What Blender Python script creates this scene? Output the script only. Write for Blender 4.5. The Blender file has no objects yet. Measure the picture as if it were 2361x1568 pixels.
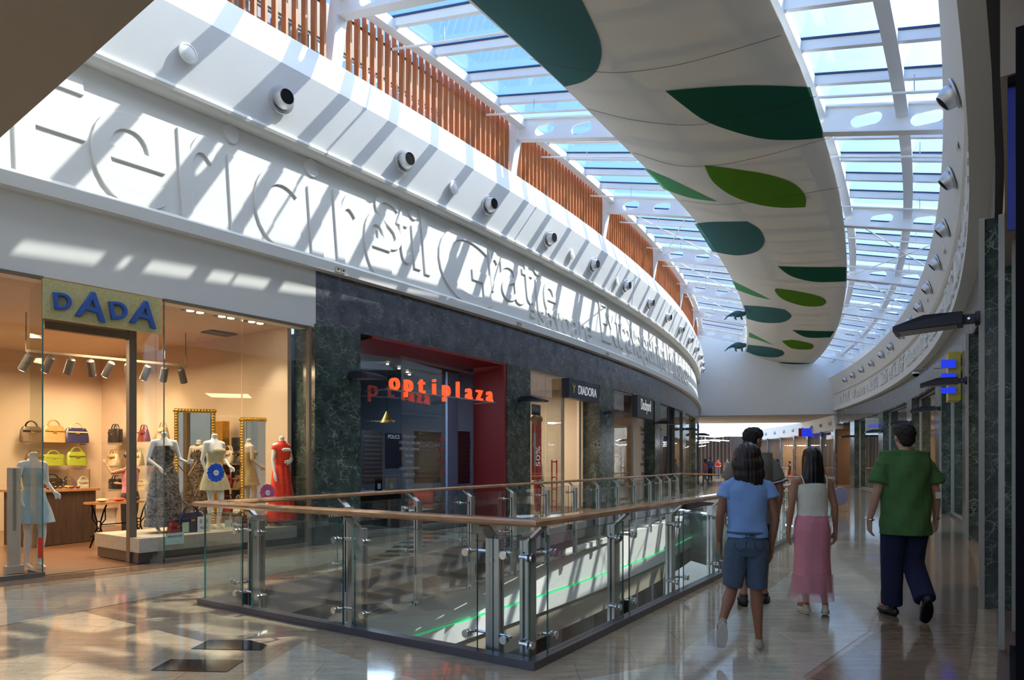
import bpy, bmesh, math, random
import numpy as np
from mathutils import Vector, Matrix, Euler
from mathutils.geometry import tessellate_polygon
random.seed(7)
PI = math.pi
S = bpy.context.scene
COL = S.collection
# ---------------------------------------------------------------- camera
F = 1574.0; HX = 1180.5; HY = 1066.0; CZ = 1.45
cd = bpy.data.cameras.new('camera'); cam = bpy.data.objects.new('camera', cd); COL.objects.link(cam)
cam.location = (0, 0, CZ); cam.rotation_euler = (PI/2, 0, 0)
cd.sensor_width = 36; cd.lens = F/2361*36; cd.shift_y = (HY-784)/2361; cd.clip_end = 400; cd.clip_start = 0.05
S.camera = cam
# ---------------------------------------------------------------- view, world, sun
S.view_settings.view_transform = 'Standard'; S.view_settings.look = 'None'
S.view_settings.gamma = 1; S.view_settings.use_curve_mapping = False
S.view_settings.exposure = 1.25
S.cycles.transparent_max_bounces = 32
S.cycles.max_bounces = 10; S.cycles.diffuse_bounces = 6; S.cycles.glossy_bounces = 5
S.cycles.sample_clamp_indirect = 6
w = bpy.data.worlds.new('sky'); S.world = w; w.use_nodes = True
nt = w.node_tree; nt.nodes.clear()
tc = nt.nodes.new('ShaderNodeTexCoord'); sx = nt.nodes.new('ShaderNodeSeparateXYZ'); rp = nt.nodes.new('ShaderNodeValToRGB')
bg = nt.nodes.new('ShaderNodeBackground'); wo = nt.nodes.new('ShaderNodeOutputWorld')
nt.links.new(tc.outputs['Generated'], sx.inputs[0]); nt.links.new(sx.outputs['Z'], rp.inputs[0])
rp.color_ramp.elements[0].position = 0.0; rp.color_ramp.elements[0].color = (.62, .80, 1, 1)
rp.color_ramp.elements[1].position = 0.75; rp.color_ramp.elements[1].color = (.11, .28, .78, 1)
e = rp.color_ramp.elements.new(.35); e.color = (.21, .45, .86, 1)
SC, SA = .60, .76      # the sun's slope across and along the hall, per unit of fall
SUNV = Vector((-SC*.819-SA*.574, SC*.574-SA*.819, -1)).normalized()
dp = nt.nodes.new('ShaderNodeVectorMath'); dp.operation = 'DOT_PRODUCT'; dp.inputs[1].default_value = -SUNV; nt.links.new(tc.outputs['Generated'], dp.inputs[0])
mxx = nt.nodes.new('ShaderNodeMath'); mxx.operation = 'MAXIMUM'; mxx.inputs[1].default_value = 0; nt.links.new(dp.outputs['Value'], mxx.inputs[0])
pw_ = nt.nodes.new('ShaderNodeMath'); pw_.operation = 'POWER'; pw_.inputs[1].default_value = 10; nt.links.new(mxx.outputs[0], pw_.inputs[0])
glow = nt.nodes.new('ShaderNodeMix'); glow.data_type = 'RGBA'; glow.blend_type = 'ADD'; glow.clamp_factor = False; glow.inputs[7].default_value = (4.3, 4.5, 4.35, 1)
nt.links.new(pw_.outputs[0], glow.inputs[0]); nt.links.new(rp.outputs[0], glow.inputs[6]); nt.links.new(glow.outputs[2], bg.inputs[0]); nt.links.new(bg.outputs[0], wo.inputs[0])
bg.inputs[1].default_value = .86
sd = bpy.data.lights.new('sun', 'SUN'); so = bpy.data.objects.new('sun', sd); COL.objects.link(so)
so.rotation_euler = SUNV.to_track_quat('-Z', 'Y').to_euler(); so.location = (20, 10, 30)
sd.energy = 2.6; sd.color = (1, .965, .86); sd.angle = .009
# ---------------------------------------------------------------- geometry of the place: arcs about one centre
CX, CY, RR = -81.52, 66.38, 104.79
def rad(d): return math.radians(d)
def rL(p): return 95.1 + (p+37.7)*.045
def rS(side, p): return rL(p) if side == 'L' else RR
def pol(p, r, z=0.0):
    a = rad(p); return Vector((CX + r*math.cos(a), CY + r*math.sin(a), z))
def PL(p, off, z=0.0): return pol(p, rL(p)+off, z)
def PR(p, off, z=0.0): return pol(p, RR+off, z)
def phi_of(x, y): return math.degrees(math.atan2(y-CY, x-CX))
def r_of(x, y): return math.hypot(x-CX, y-CY)
def fl(px, py, z=0.0):                      # point of a horizontal plane seen in a direction
    Y = F*(CZ-z)/(py-HY); return Vector(((px-HX)/F*Y, Y, z))
def at(px, py, Y): return Vector(((px-HX)/F*Y, Y, CZ+(HY-py)*Y/F))
def frange(a, b, n): return [a+(b-a)*i/n for i in range(n+1)]
# ---------------------------------------------------------------- materials
MATS = {}
def newmat(name):
    m = bpy.data.materials.new(name); m.use_nodes = True; m.node_tree.nodes.clear(); MATS[name] = m
    return m, m.node_tree
def N(nt, t, **kw):
    n = nt.nodes.new(t)
    for k, v in kw.items():
        if k in n.inputs: n.inputs[k].default_value = v
        else: setattr(n, k, v)
    return n
def c4(c): return (c[0], c[1], c[2], 1)
def srgb(r, g, b):
    f = lambda v: (v/255/12.92) if v/255 <= .04045 else ((v/255+.055)/1.055)**2.4
    return (f(r), f(g), f(b))
def mat(name, col, rough=.5, metal=0.0, noise=None, bump=0.0, bscale=60, emit=0.0, ecol=None, alpha=1.0, coat=0.0, spec=.5):
    """plain surface with a little procedural variation. noise=(scale, amount)"""
    if name in MATS: return MATS[name]
    m, nt = newmat(name)
    p = N(nt, 'ShaderNodeBsdfPrincipled', Roughness=rough, Metallic=metal); o = N(nt, 'ShaderNodeOutputMaterial')
    p.inputs['Base Color'].default_value = c4(col)
    p.inputs['Specular IOR Level'].default_value = spec
    if coat: p.inputs['Coat Weight'].default_value = coat
    if alpha < 1: p.inputs['Alpha'].default_value = alpha
    if emit:
        p.inputs['Emission Color'].default_value = c4(ecol or col); p.inputs['Emission Strength'].default_value = emit
    nt.links.new(p.outputs[0], o.inputs[0])
    t = N(nt, 'ShaderNodeTexCoord')
    if noise:
        n = N(nt, 'ShaderNodeTexNoise', Scale=noise[0], Detail=4.0); nt.links.new(t.outputs['Object'], n.inputs['Vector'])
        mx = N(nt, 'ShaderNodeMix', data_type='RGBA')
        a = noise[1]
        mx.inputs[6].default_value = c4([v*(1-a) for v in col]); mx.inputs[7].default_value = c4([min(1, v*(1+a)) for v in col])
        nt.links.new(n.outputs[0], mx.inputs[0]); nt.links.new(mx.outputs[2], p.inputs['Base Color'])
    if bump:
        n = N(nt, 'ShaderNodeTexNoise', Scale=bscale, Detail=3.0); nt.links.new(t.outputs['Object'], n.inputs['Vector'])
        b = N(nt, 'ShaderNodeBump', Strength=bump, Distance=.01); nt.links.new(n.outputs[0], b.inputs['Height']); nt.links.new(b.outputs[0], p.inputs['Normal'])
    return m
def ramp(nt, pts, interp='LINEAR'):
    r = nt.nodes.new('ShaderNodeValToRGB'); cr = r.color_ramp; cr.interpolation = interp
    cr.elements[0].position = pts[0][0]; cr.elements[0].color = c4(pts[0][1])
    cr.elements[1].position = pts[-1][0]; cr.elements[1].color = c4(pts[-1][1])
    for q, c in pts[1:-1]: cr.elements.new(q).color = c4(c)
    return r
def mat_marble(name, dark, mid, vein, rough=.2, scale=1.0, seam=0.0):
    m, nt = newmat(name); L = nt.links.new
    p = N(nt, 'ShaderNodeBsdfPrincipled', Roughness=rough); o = N(nt, 'ShaderNodeOutputMaterial'); L(p.outputs[0], o.inputs[0])
    t = N(nt, 'ShaderNodeTexCoord')
    n1 = N(nt, 'ShaderNodeTexNoise', Scale=2.2*scale, Detail=8.0, Roughness=.65); L(t.outputs['Object'], n1.inputs['Vector'])
    r1 = ramp(nt, [(.35, dark), (.7, mid)]); L(n1.outputs[0], r1.inputs[0])
    # warped coordinates for veins
    mp = N(nt, 'ShaderNodeVectorMath', operation='MULTIPLY_ADD'); mp.inputs[1].default_value = (.30, .30, .30)
    nn = N(nt, 'ShaderNodeTexNoise', Scale=1.6*scale, Detail=5.0); L(t.outputs['Object'], nn.inputs['Vector'])
    mq = N(nt, 'ShaderNodeMapping'); mq.inputs['Rotation'].default_value = (.7, .6, .2); mq.inputs['Scale'].default_value = (1.5, .55, 1.5); L(t.outputs['Object'], mq.inputs[0])
    L(nn.outputs[1], mp.inputs[0]); L(mq.outputs[0], mp.inputs[2])
    col = r1
    out = r1.outputs[0]
    for kind, sc, wd, st in (('w', .55, .05, 1.0), ('w', 1.5, .06, .55), ('v', 3.0, .02, .6)):
        if kind == 'v':
            v = N(nt, 'ShaderNodeTexVoronoi', Scale=sc*scale, feature='DISTANCE_TO_EDGE'); L(mp.outputs[0], v.inputs['Vector'])
            rv = ramp(nt, [(0, (1, 1, 1)), (wd*.5, (.5, .5, .5)), (wd*2.2, (0, 0, 0))]); L(v.outputs[0], rv.inputs[0])
        else:
            v = N(nt, 'ShaderNodeTexWave', Scale=sc*scale, Distortion=14.0, Detail=6.0); v.inputs['Detail Scale'].default_value = 1.6; v.inputs['Detail Roughness'].default_value = .62; v.bands_direction = 'DIAGONAL'; L(mq.outputs[0], v.inputs['Vector'])
            rv = ramp(nt, [(.5-wd, (0, 0, 0)), (.5, (1, 1, 1)), (.5+wd, (0, 0, 0))]); L(v.outputs['Fac'], rv.inputs[0])
        n2 = N(nt, 'ShaderNodeTexNoise', Scale=3.1*scale, Detail=3.0); L(t.outputs['Object'], n2.inputs['Vector'])
        r2 = ramp(nt, [(.42, (0, 0, 0)), (.60, (st, st, st))]); L(n2.outputs[0], r2.inputs[0])
        mu = N(nt, 'ShaderNodeMix', data_type='RGBA', blend_type='MULTIPLY'); mu.inputs[0].default_value = 1; L(rv.outputs[0], mu.inputs[6]); L(r2.outputs[0], mu.inputs[7])
        mx = N(nt, 'ShaderNodeMix', data_type='RGBA'); L(mu.outputs[2], mx.inputs[0]); L(out, mx.inputs[6]); mx.inputs[7].default_value = c4(vein)
        out = mx.outputs[2]
    L(out, p.inputs['Base Color'])
    return m
def mat_glass(name, tint=(1, 1, 1), refl=.10, rough=0.0, k=.45):
    m, nt = newmat(name); L = nt.links.new
    o = N(nt, 'ShaderNodeOutputMaterial'); tr = N(nt, 'ShaderNodeBsdfTransparent'); tr.inputs[0].default_value = c4(tint)
    g = N(nt, 'ShaderNodeBsdfGlossy', Roughness=rough); g.inputs[0].default_value = (1, 1, 1, 1)
    lw = N(nt, 'ShaderNodeLayerWeight', Blend=.35)
    ml = N(nt, 'ShaderNodeMath', operation='MULTIPLY_ADD'); ml.inputs[1].default_value = k; ml.inputs[2].default_value = refl*.3
    L(lw.outputs['Fresnel'], ml.inputs[0])
    mx = N(nt, 'ShaderNodeMixShader'); L(ml.outputs[0], mx.inputs[0]); L(tr.outputs[0], mx.inputs[1]); L(g.outputs[0], mx.inputs[2]); L(mx.outputs[0], o.inputs[0])
    return m
def mat_floor(name, a, b, fleck, rough=.12, sc=1.0):
    """polished granite: streaky grain with dark flecks"""
    m, nt = newmat(name); L = nt.links.new
    p = N(nt, 'ShaderNodeBsdfPrincipled', Roughness=rough); p.inputs['Specular IOR Level'].default_value = .62
    o = N(nt, 'ShaderNodeOutputMaterial'); L(p.outputs[0], o.inputs[0])
    t = N(nt, 'ShaderNodeTexCoord'); mp = N(nt, 'ShaderNodeMapping'); mp.inputs['Scale'].default_value = (3*sc, 14*sc, 3); mp.inputs['Rotation'].default_value = (0, 0, .05)
    L(t.outputs['Object'], mp.inputs[0])
    n = N(nt, 'ShaderNodeTexNoise', Scale=1.0, Detail=9.0, Roughness=.7); L(mp.outputs[0], n.inputs['Vector'])
    r = ramp(nt, [(.3, a), (.72, b)]); L(n.outputs[0], r.inputs[0])
    mp2 = N(nt, 'ShaderNodeMapping'); mp2.inputs['Scale'].default_value = (22*sc, 75*sc, 20); L(t.outputs['Object'], mp2.inputs[0])
    n2 = N(nt, 'ShaderNodeTexNoise', Scale=1.0, Detail=2.0); L(mp2.outputs[0], n2.inputs['Vector'])
    r2 = ramp(nt, [(.6, (0, 0, 0)), (.72, (.55, .55, .55))]); L(n2.outputs[0], r2.inputs[0])
    mx = N(nt, 'ShaderNodeMix', data_type='RGBA'); L(r2.outputs[0], mx.inputs[0]); L(r.outputs[0], mx.inputs[6]); mx.inputs[7].default_value = c4(fleck)
    # large slab tone variation + joints
    br = N(nt, 'ShaderNodeTexBrick', Scale=1.0); br.inputs['Mortar Size'].default_value = .0035; br.inputs['Brick Width'].default_value = .9; br.inputs['Row Height'].default_value = .45
    br.inputs['Color1'].default_value = (.86, .86, .86, 1); br.inputs['Color2'].default_value = (1.08, 1.06, 1.04, 1); br.inputs['Mortar'].default_value = (.62, .6, .58, 1)
    br.inputs['Bias'].default_value = 0.0
    mp3 = N(nt, 'ShaderNodeMapping'); L(t.outputs['Object'], mp3.inputs[0]); L(mp3.outputs[0], br.inputs['Vector'])
    m2 = N(nt, 'ShaderNodeMix', data_type='RGBA', blend_type='MULTIPLY'); m2.inputs[0].default_value = 1; L(mx.outputs[2], m2.inputs[6]); L(br.outputs[0], m2.inputs[7])
    L(m2.outputs[2], p.inputs['Base Color'])
    return m
def mat_wood(name, a, b, sc=(1.5, 1.5, 20), rough=.35, coat=0.0, axis=None):
    m, nt = newmat(name); L = nt.links.new
    p = N(nt, 'ShaderNodeBsdfPrincipled', Roughness=rough); o = N(nt, 'ShaderNodeOutputMaterial'); L(p.outputs[0], o.inputs[0])
    if coat: p.inputs['Coat Weight'].default_value = coat
    t = N(nt, 'ShaderNodeTexCoord'); mp = N(nt, 'ShaderNodeMapping'); mp.inputs['Scale'].default_value = sc; L(t.outputs['Object'], mp.inputs[0])
    n = N(nt, 'ShaderNodeTexNoise', Scale=1.5, Detail=7.0, Roughness=.6, Distortion=.6); L(mp.outputs[0], n.inputs['Vector'])
    r = ramp(nt, [(.3, a), (.7, b)]); L(n.outputs[0], r.inputs[0]); L(r.outputs[0], p.inputs['Base Color'])
    return m
def mat_streak(name, cols, scale=(6, 6, 3), rough=.8):
    m, nt = newmat(name); L = nt.links.new
    p = N(nt, 'ShaderNodeBsdfPrincipled', Roughness=rough); o = N(nt, 'ShaderNodeOutputMaterial'); L(p.outputs[0], o.inputs[0])
    t = N(nt, 'ShaderNodeTexCoord'); mp = N(nt, 'ShaderNodeMapping'); mp.inputs['Scale'].default_value = scale; L(t.outputs['Object'], mp.inputs[0])
    n = N(nt, 'ShaderNodeTexNoise', Scale=1.5, Detail=4.0, Distortion=1.5); L(mp.outputs[0], n.inputs['Vector'])
    r = ramp(nt, [(.3+.4*i/(len(cols)-1), c) for i, c in enumerate(cols)]); L(n.outputs[0], r.inputs[0]); L(r.outputs[0], p.inputs['Base Color'])
    return m
M = MATS
mat('white_plaster', (.74, .745, .71), .75, noise=(3, .025), bump=.05)
mat('cool_plaster', (.74, .77, .78), .7, noise=(2, .03))
mat('warm_plaster', (.72, .62, .50), .8, noise=(3, .03))
mat('white_steel', (.82, .82, .79), .45, noise=(4, .03))
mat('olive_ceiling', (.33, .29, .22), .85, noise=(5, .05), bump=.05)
mat('brown_ceiling', (.40, .34, .28), .8, noise=(3, .04))
mat('steel', (.48, .47, .44), .28, .9, noise=(12, .08))
mat('bright_steel', (.78, .77, .74), .16, 1.0)
mat('brushed_aluminium', (.62, .63, .64), .42, 1.0, noise=(20, .1))
mat('dark_steel', (.10, .10, .105), .35, .6, noise=(10, .1))
mat('kerb_metal', (.13, .12, .125), .3, .5, noise=(9, .1))
mat('black', (.006, .006, .007), .85, spec=.15)
mat('soft_black', (.02, .02, .022), .65, noise=(20, .3))
mat('navy_lamp', (.028, .030, .055), .4, .2)
mat('blue_seal', (.02, .05, .14), .5)
mat('bronze_frame', (.17, .14, .105), .5, .15, noise=(8, .05))
mat('grey_frame', (.34, .34, .32), .4, .4)
mat('granite_bench', (.42, .40, .34), .5, noise=(14, .22))
mat('red_wall', (.24, .012, .012), .55, noise=(4, .1))
mat('cream_panel', (.62, .53, .42), .7, noise=(2, .03))
mat_marble('green_marble', (.022, .036, .035), (.075, .11, .095), (.42, .50, .42), .16, 1.5)
mat_marble('grey_marble', (.040, .045, .060), (.13, .14, .16), (.40, .40, .36), .2, 1.3)
mat_marble('light_marble', (.09, .10, .11), (.17, .18, .19), (.36, .36, .36), .1)
mat_glass('clear_glass', (.93, .96, .95), .06, k=.2)
mat_glass('shop_glass', (.91, .94, .93), .08, k=.3)
mat_glass('dark_glass', (.30, .33, .38), .22)
mat_glass('roof_glass', (.95, .97, 1.0), .02, k=.12)
mat('glass_edge', (.02, .14, .11), .15, 0, alpha=.85)
mat_floor('pale_granite', (.385, .365, .28), (.61, .58, .45), (.09, .075, .06), .07)
mat_floor('tan_granite', (.30, .225, .14), (.50, .40, .26), (.07, .045, .03), .09)
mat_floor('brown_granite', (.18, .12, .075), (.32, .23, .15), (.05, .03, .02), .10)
mat('black_granite', (.012, .012, .016), .07, noise=(30, .3))
mat_wood('shop_parquet', (.13, .06, .03), (.24, .125, .07), (2, 14, 2), .3)
mat_wood('oak_rail', (.36, .16, .06), (.56, .31, .14), (3, 3, 14), .22, .4)
mat_wood('louver_wood', (.38, .11, .02), (.56, .19, .045), (4, 4, 1.2), .45)
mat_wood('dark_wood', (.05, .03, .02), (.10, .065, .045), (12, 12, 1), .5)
# ---------------------------------------------------------------- mesh helpers
class MB:
    def __init__(s): s.v = []; s.f = []; s.m = []; s.mats = []; s.cur = 0; s.sm = []
    def use(s, name):
        if name not in s.mats: s.mats.append(name)
        s.cur = s.mats.index(name); return s
    def add(s, vs, fs, smooth=False):
        b = len(s.v); s.v += [tuple(p) for p in vs]
        for f in fs: s.f.append(tuple(b+i for i in f)); s.m.append(s.cur); s.sm.append(smooth)
        return s
    def box(s, c, sz, rz=0.0, mtx=None):
        x, y, z = [k/2 for k in sz]
        vs = [Vector(p) for p in ((-x,-y,-z),(x,-y,-z),(x,y,-z),(-x,y,-z),(-x,-y,z),(x,-y,z),(x,y,z),(-x,y,z))]
        R = mtx if mtx is not None else Matrix.Rotation(rz, 3, 'Z')
        vs = [R @ p + Vector(c) for p in vs]
        return s.add(vs, [(0,3,2,1),(4,5,6,7),(0,1,5,4),(1,2,6,5),(2,3,7,6),(3,0,4,7)])
    def bbox(s, a, b): return s.box([(a[i]+b[i])/2 for i in range(3)], [abs(b[i]-a[i]) for i in range(3)])
    def beam(s, a, b, wd, ht, up=Vector((0,0,1))):
        a = Vector(a); b = Vector(b); d = (b-a); L = d.length; d.normalize()
        x = d.cross(up)
        if x.length < 1e-4: x = Vector((1, 0, 0))
        x.normalize(); u = x.cross(d)
        R = Matrix((x, d, u)).transposed()
        return s.box((a+b)/2, (wd, L, ht), mtx=R)
    def tube(s, pts, r, n=8, caps=True):
        pts = [Vector(p) for p in pts]; rings = []
        rs = r if isinstance(r, (list, tuple)) else [r]*len(pts)
        prev = None
        for i, p in enumerate(pts):
            d = (pts[min(i+1, len(pts)-1)]-pts[max(i-1, 0)]).normalized()
            a = Vector((0, 0, 1)) if abs(d.z) < .95 else Vector((1, 0, 0))
            if prev is not None: x = (prev - d*prev.dot(d))
            else: x = d.cross(a)
            x.normalize(); prev = x; y = d.cross(x)
            rings.append([p + (x*math.cos(2*PI*k/n)+y*math.sin(2*PI*k/n))*rs[i] for k in range(n)])
        vs = [q for rg in rings for q in rg]; fs = []
        for i in range(len(rings)-1):
            for k in range(n):
                fs.append((i*n+k, i*n+(k+1) % n, (i+1)*n+(k+1) % n, (i+1)*n+k))
        if caps: fs += [tuple(range(n-1, -1, -1)), tuple((len(rings)-1)*n+k for k in range(n))]
        return s.add(vs, fs, True)
    def lathe(s, prof, n=20, c=(0,0,0), mtx=None, caps=True):
        """prof: (radius, height) list along local z"""
        R = mtx or Matrix.Identity(3); c = Vector(c); vs = []
        for r, z in prof:
            for k in range(n): vs.append(R @ Vector((r*math.cos(2*PI*k/n), r*math.sin(2*PI*k/n), z)) + c)
        fs = []
        for i in range(len(prof)-1):
            for k in range(n): fs.append((i*n+k, i*n+(k+1) % n, (i+1)*n+(k+1) % n, (i+1)*n+k))
        if caps: fs += [tuple(range(n-1, -1, -1)), tuple((len(prof)-1)*n+k for k in range(n))]
        return s.add(vs, fs, True)
    def ball(s, c, r, n=12, sq=(1, 1, 1), mtx=None):
        m = max(5, n//2+1); R = mtx or Matrix.Identity(3)
        vs = []
        for i in range(1, m):
            a = PI*i/m
            for k in range(n):
                vs.append(R @ Vector((r*sq[0]*math.sin(a)*math.cos(2*PI*k/n), r*sq[1]*math.sin(a)*math.sin(2*PI*k/n), r*sq[2]*math.cos(a))) + Vector(c))
        t = len(vs); vs.append(R @ Vector((0, 0, r*sq[2])) + Vector(c)); vs.append(R @ Vector((0, 0, -r*sq[2])) + Vector(c))
        fs = []
        for i in range(m-2):
            for k in range(n): fs.append((i*n+k, (i+1)*n+k, (i+1)*n+(k+1) % n, i*n+(k+1) % n))
        for k in range(n):
            fs.append((t, k, (k+1) % n)); fs.append((t+1, (m-2)*n+(k+1) % n, (m-2)*n+k))
        return s.add(vs, fs, True)
    def arc(s, phis, prof, side='L', caps=True):
        """closed profile (off, z) swept along the wall arc"""
        n = len(prof); vs = []
        ar = sum(prof[i][0]*prof[(i+1) % n][1]-prof[(i+1) % n][0]*prof[i][1] for i in range(n))
        if ar > 0: prof = prof[::-1]
        for p in phis:
            for o, z in prof: vs.append(pol(p, rS(side, p)+o, z))
        fs = []
        for i in range(len(phis)-1):
            for k in range(n): fs.append((i*n+k, (i+1)*n+k, (i+1)*n+(k+1) % n, i*n+(k+1) % n))
        if caps: fs += [tuple(range(n)), tuple((len(phis)-1)*n+k for k in range(n-1, -1, -1))]
        return s.add(vs, fs)
    def abox(s, p0, p1, o0, o1, z0, z1, side='L', n=None):
        n = n or max(1, int(abs(p1-p0)/.5)); return s.arc(frange(p0, p1, n), [(o0, z0), (o1, z0), (o1, z1), (o0, z1)], side)
    def poly(s, loops, z0, z1, bottom=True):
        """prism from 2D loops (outer, holes...)"""
        L3 = [[Vector((x, y, 0)) for x, y in lp] for lp in loops]
        tr = tessellate_polygon(L3); flat = [p for lp in L3 for p in lp]; n = len(flat)
        def orient(t):
            a, b, c = [flat[i] for i in t]; return t if (b-a).cross(c-a).z > 0 else (t[0], t[2], t[1])
        tr = [orient(t) for t in tr]
        vs = [(p.x, p.y, z1) for p in flat] + [(p.x, p.y, z0) for p in flat]
        fs = [tuple(t) for t in tr]
        if bottom: fs += [(t[0]+n, t[2]+n, t[1]+n) for t in tr]
        b = 0
        for li, lp in enumerate(L3):
            k = len(lp); ar = sum(lp[i].x*lp[(i+1) % k].y-lp[(i+1) % k].x*lp[i].y for i in range(k)) > 0
            for i in range(k):
                j = (i+1) % k; q = (b+i, b+j, b+j+n, b+i+n)
                fs.append(q[::-1] if (ar == (li == 0)) else q)
            b += k
        return s.add(vs, fs)
    def xf(s, mtx, start=0):
        s.v[start:] = [tuple(mtx @ Vector(p)) for p in s.v[start:]]; return s
    def obj(s, name, parent=None, loc=None, rz=0.0, bevel=0.0, matrix=None):
        me = bpy.data.meshes.new(name); me.from_pydata(s.v, [], s.f)
        for mn in s.mats: me.materials.append(MATS[mn])
        me.polygons.foreach_set('material_index', s.m); me.polygons.foreach_set('use_smooth', s.sm); me.update()
        o = bpy.data.objects.new(name, me); COL.objects.link(o)
        if parent is not None: o.parent = parent
        if loc is not None: o.location = loc
        if rz: o.rotation_euler.z = rz
        if bevel:
            b = o.modifiers.new('bevel', 'BEVEL'); b.width = bevel; b.segments = 2; b.limit_method = 'ANGLE'
        if any(s.sm) and len(s.f) < 20000: me.set_sharp_from_angle(angle=.75)
        return o
def tag(o, label, cat, group=None):
    o['label'] = label; o['category'] = cat
    if group: o['group'] = group
    return o
def thing(name, label, cat, loc=(0,0,0), rz=0.0, group=None):
    o = bpy.data.objects.new(name, None); COL.objects.link(o); o.location = loc; o.rotation_euler.z = rz
    o.empty_display_size = .2
    return tag(o, label, cat, group)
def struct(o, label=None):
    o['kind'] = 'structure'
    if label: o['label'] = label
    return o
def dup(root, loc=None, rz=None, label=None, group=None):
    r = root.copy(); COL.objects.link(r)
    if loc is not None: r.location = loc
    if rz is not None: r.rotation_euler.z = rz
    if label: r['label'] = label
    if group: r['group'] = group
    def rec(src, dst):
        for ch in kids.get(src.name, []):
            c = ch.copy(); COL.objects.link(c); c.parent = dst; rec(ch, c)
    kids = {}
    for o in list(bpy.data.objects):
        if o.parent: kids.setdefault(o.parent.name, []).append(o)
    rec(root, r)
    return r
def empty_child(name, parent, loc=(0,0,0), rz=0.0):
    o = bpy.data.objects.new(name, None); COL.objects.link(o); o.parent = parent; o.location = loc; o.rotation_euler.z = rz; return o
def text_mesh(body, size, extrude, matname, name, parent=None, matrix=None, font_scale_x=1.0, bevel=0.0, align='CENTER', shear=0.0):
    cu = bpy.data.curves.new(name, 'FONT'); cu.body = body; cu.size = size; cu.extrude = extrude; cu.bevel_depth = bevel
    cu.align_x = align; cu.align_y = 'BOTTOM_BASELINE'; cu.shear = shear; cu.resolution_u = 4
    t = bpy.data.objects.new(name, cu); COL.objects.link(t)
    bpy.context.view_layer.update()
    me = bpy.data.meshes.new_from_object(t.evaluated_get(bpy.context.evaluated_depsgraph_get()))
    bpy.data.objects.remove(t); bpy.data.curves.remove(cu)
    me.materials.clear(); me.materials.append(MATS[matname])
    if font_scale_x != 1: me.transform(Matrix.Diagonal((font_scale_x, 1, 1, 1)))
    if matrix is not None: me.transform(matrix)
    o = bpy.data.objects.new(name, me); COL.objects.link(o)
    if parent: o.parent = parent
    return o
def facing(origin, right, up=Vector((0, 0, 1))):
    """matrix that puts local x along right, local y along up"""
    right = Vector(right).normalized(); up = Vector(up).normalized(); n = right.cross(up)
    m = Matrix((right, up, n)).transposed().to_4x4(); m.translation = Vector(origin); return m
ORD = ['nearest', 'second', 'third', 'fourth', 'fifth', 'sixth', 'seventh', 'eighth', 'ninth', 'tenth', 'eleventh', 'twelfth', 'thirteenth', 'fourteenth', 'fifteenth', 'sixteenth']
# ================================================================ SHELL
PH0, PH1 = -39.2, -12.35           # the atrium between the near ceiling edge and the end wall
AL = frange(PH0, PH1, 54)
def zroof(off): return 10.02 - .225*off
# ---- floor with the opening
HOLE = [(-3.17, 6.98), (.144, 4.78), (2.74, 8.81), (5.5, 13.2), (8.3, 17.7), (6.4, 26.0), (4.2, 21.0), (.35, 13.6)]
outer = [(-16, -11), (8, -11), (30, 20), (33, 85), (-2, 85), (-16, 30)]
HW = -11.0
fm = MB(); fm.use('tan_granite').poly([outer, HOLE[::-1]], -.32, 0.0)
def patch(mb, matn, pts, z=.002):
    mb.use(matn); k = len(pts); ar = sum(pts[i][0]*pts[(i+1) % k][1]-pts[(i+1) % k][0]*pts[i][1] for i in range(k))
    if ar < 0: pts = pts[::-1]
    tr = tessellate_polygon([[Vector((x, y, 0)) for x, y in pts]])
    vs = [Vector((x, y, z)) for x, y in pts]; fs = []
    for t in tr:
        a, b, c = [vs[i] for i in t]; fs.append(tuple(t) if (b-a).cross(c-a).z > 0 else (t[0], t[2], t[1]))
    mb.add(vs, fs)
# pale main field along the shopfronts on the right, bounded by a curved line
def arcpts(r0, a, b, n): return [tuple(pol(p, r0)[:2]) for p in frange(a, b, n)]
patch(fm, 'pale_granite', [(1.35, 5.3), (3.1, 8.05), (5.9, 12.6), (8.9, 17.4)] + [tuple(pol(p, 103.1)[:2]) for p in (-22, -18, -13)] + arcpts(104.0, -13, -31, 20) + [tuple(pol(p, r)[:2]) for p, r in ((-32.3, 103.95), (-33.6, 103.75), (-34.8, 103.9), (-35.6, 104.0), (-36.5, 103.85))] + [(1.9, 1.5), (.6, 3.6)])
# band beside the left shops and the wide pale zone at the near left
patch(fm, 'pale_granite', [tuple(PL(p, .75)[:2]) for p in frange(-38.6, -13, 26)] + [(8.2, 33), (5.6, 26.8), (3.2, 21.2), (-.6, 13.9), (-3.9, 7.2), (-5.2, 4.8), (-8, 5)], .0025)
patch(fm, 'brown_granite', [tuple(PL(p, .02)[:2]) for p in frange(-38.6, -35.0, 6)]+[tuple(PL(p, .42)[:2]) for p in frange(-35.0, -38.6, 6)], .0028)
# diamonds: pale triangles between tan fields in the foreground
patch(fm, 'pale_granite', [tuple(fl(x, y)[:2]) for x, y in ((700, 1480), (960, 1568), (1110, 1640), (700, 1700), (560, 1568))], .003)
patch(fm, 'pale_granite', [tuple(fl(x, y)[:2]) for x, y in ((1345, 1568), (1540, 1530), (1900, 1640), (1500, 1750), (1250, 1640))], .003)
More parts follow.
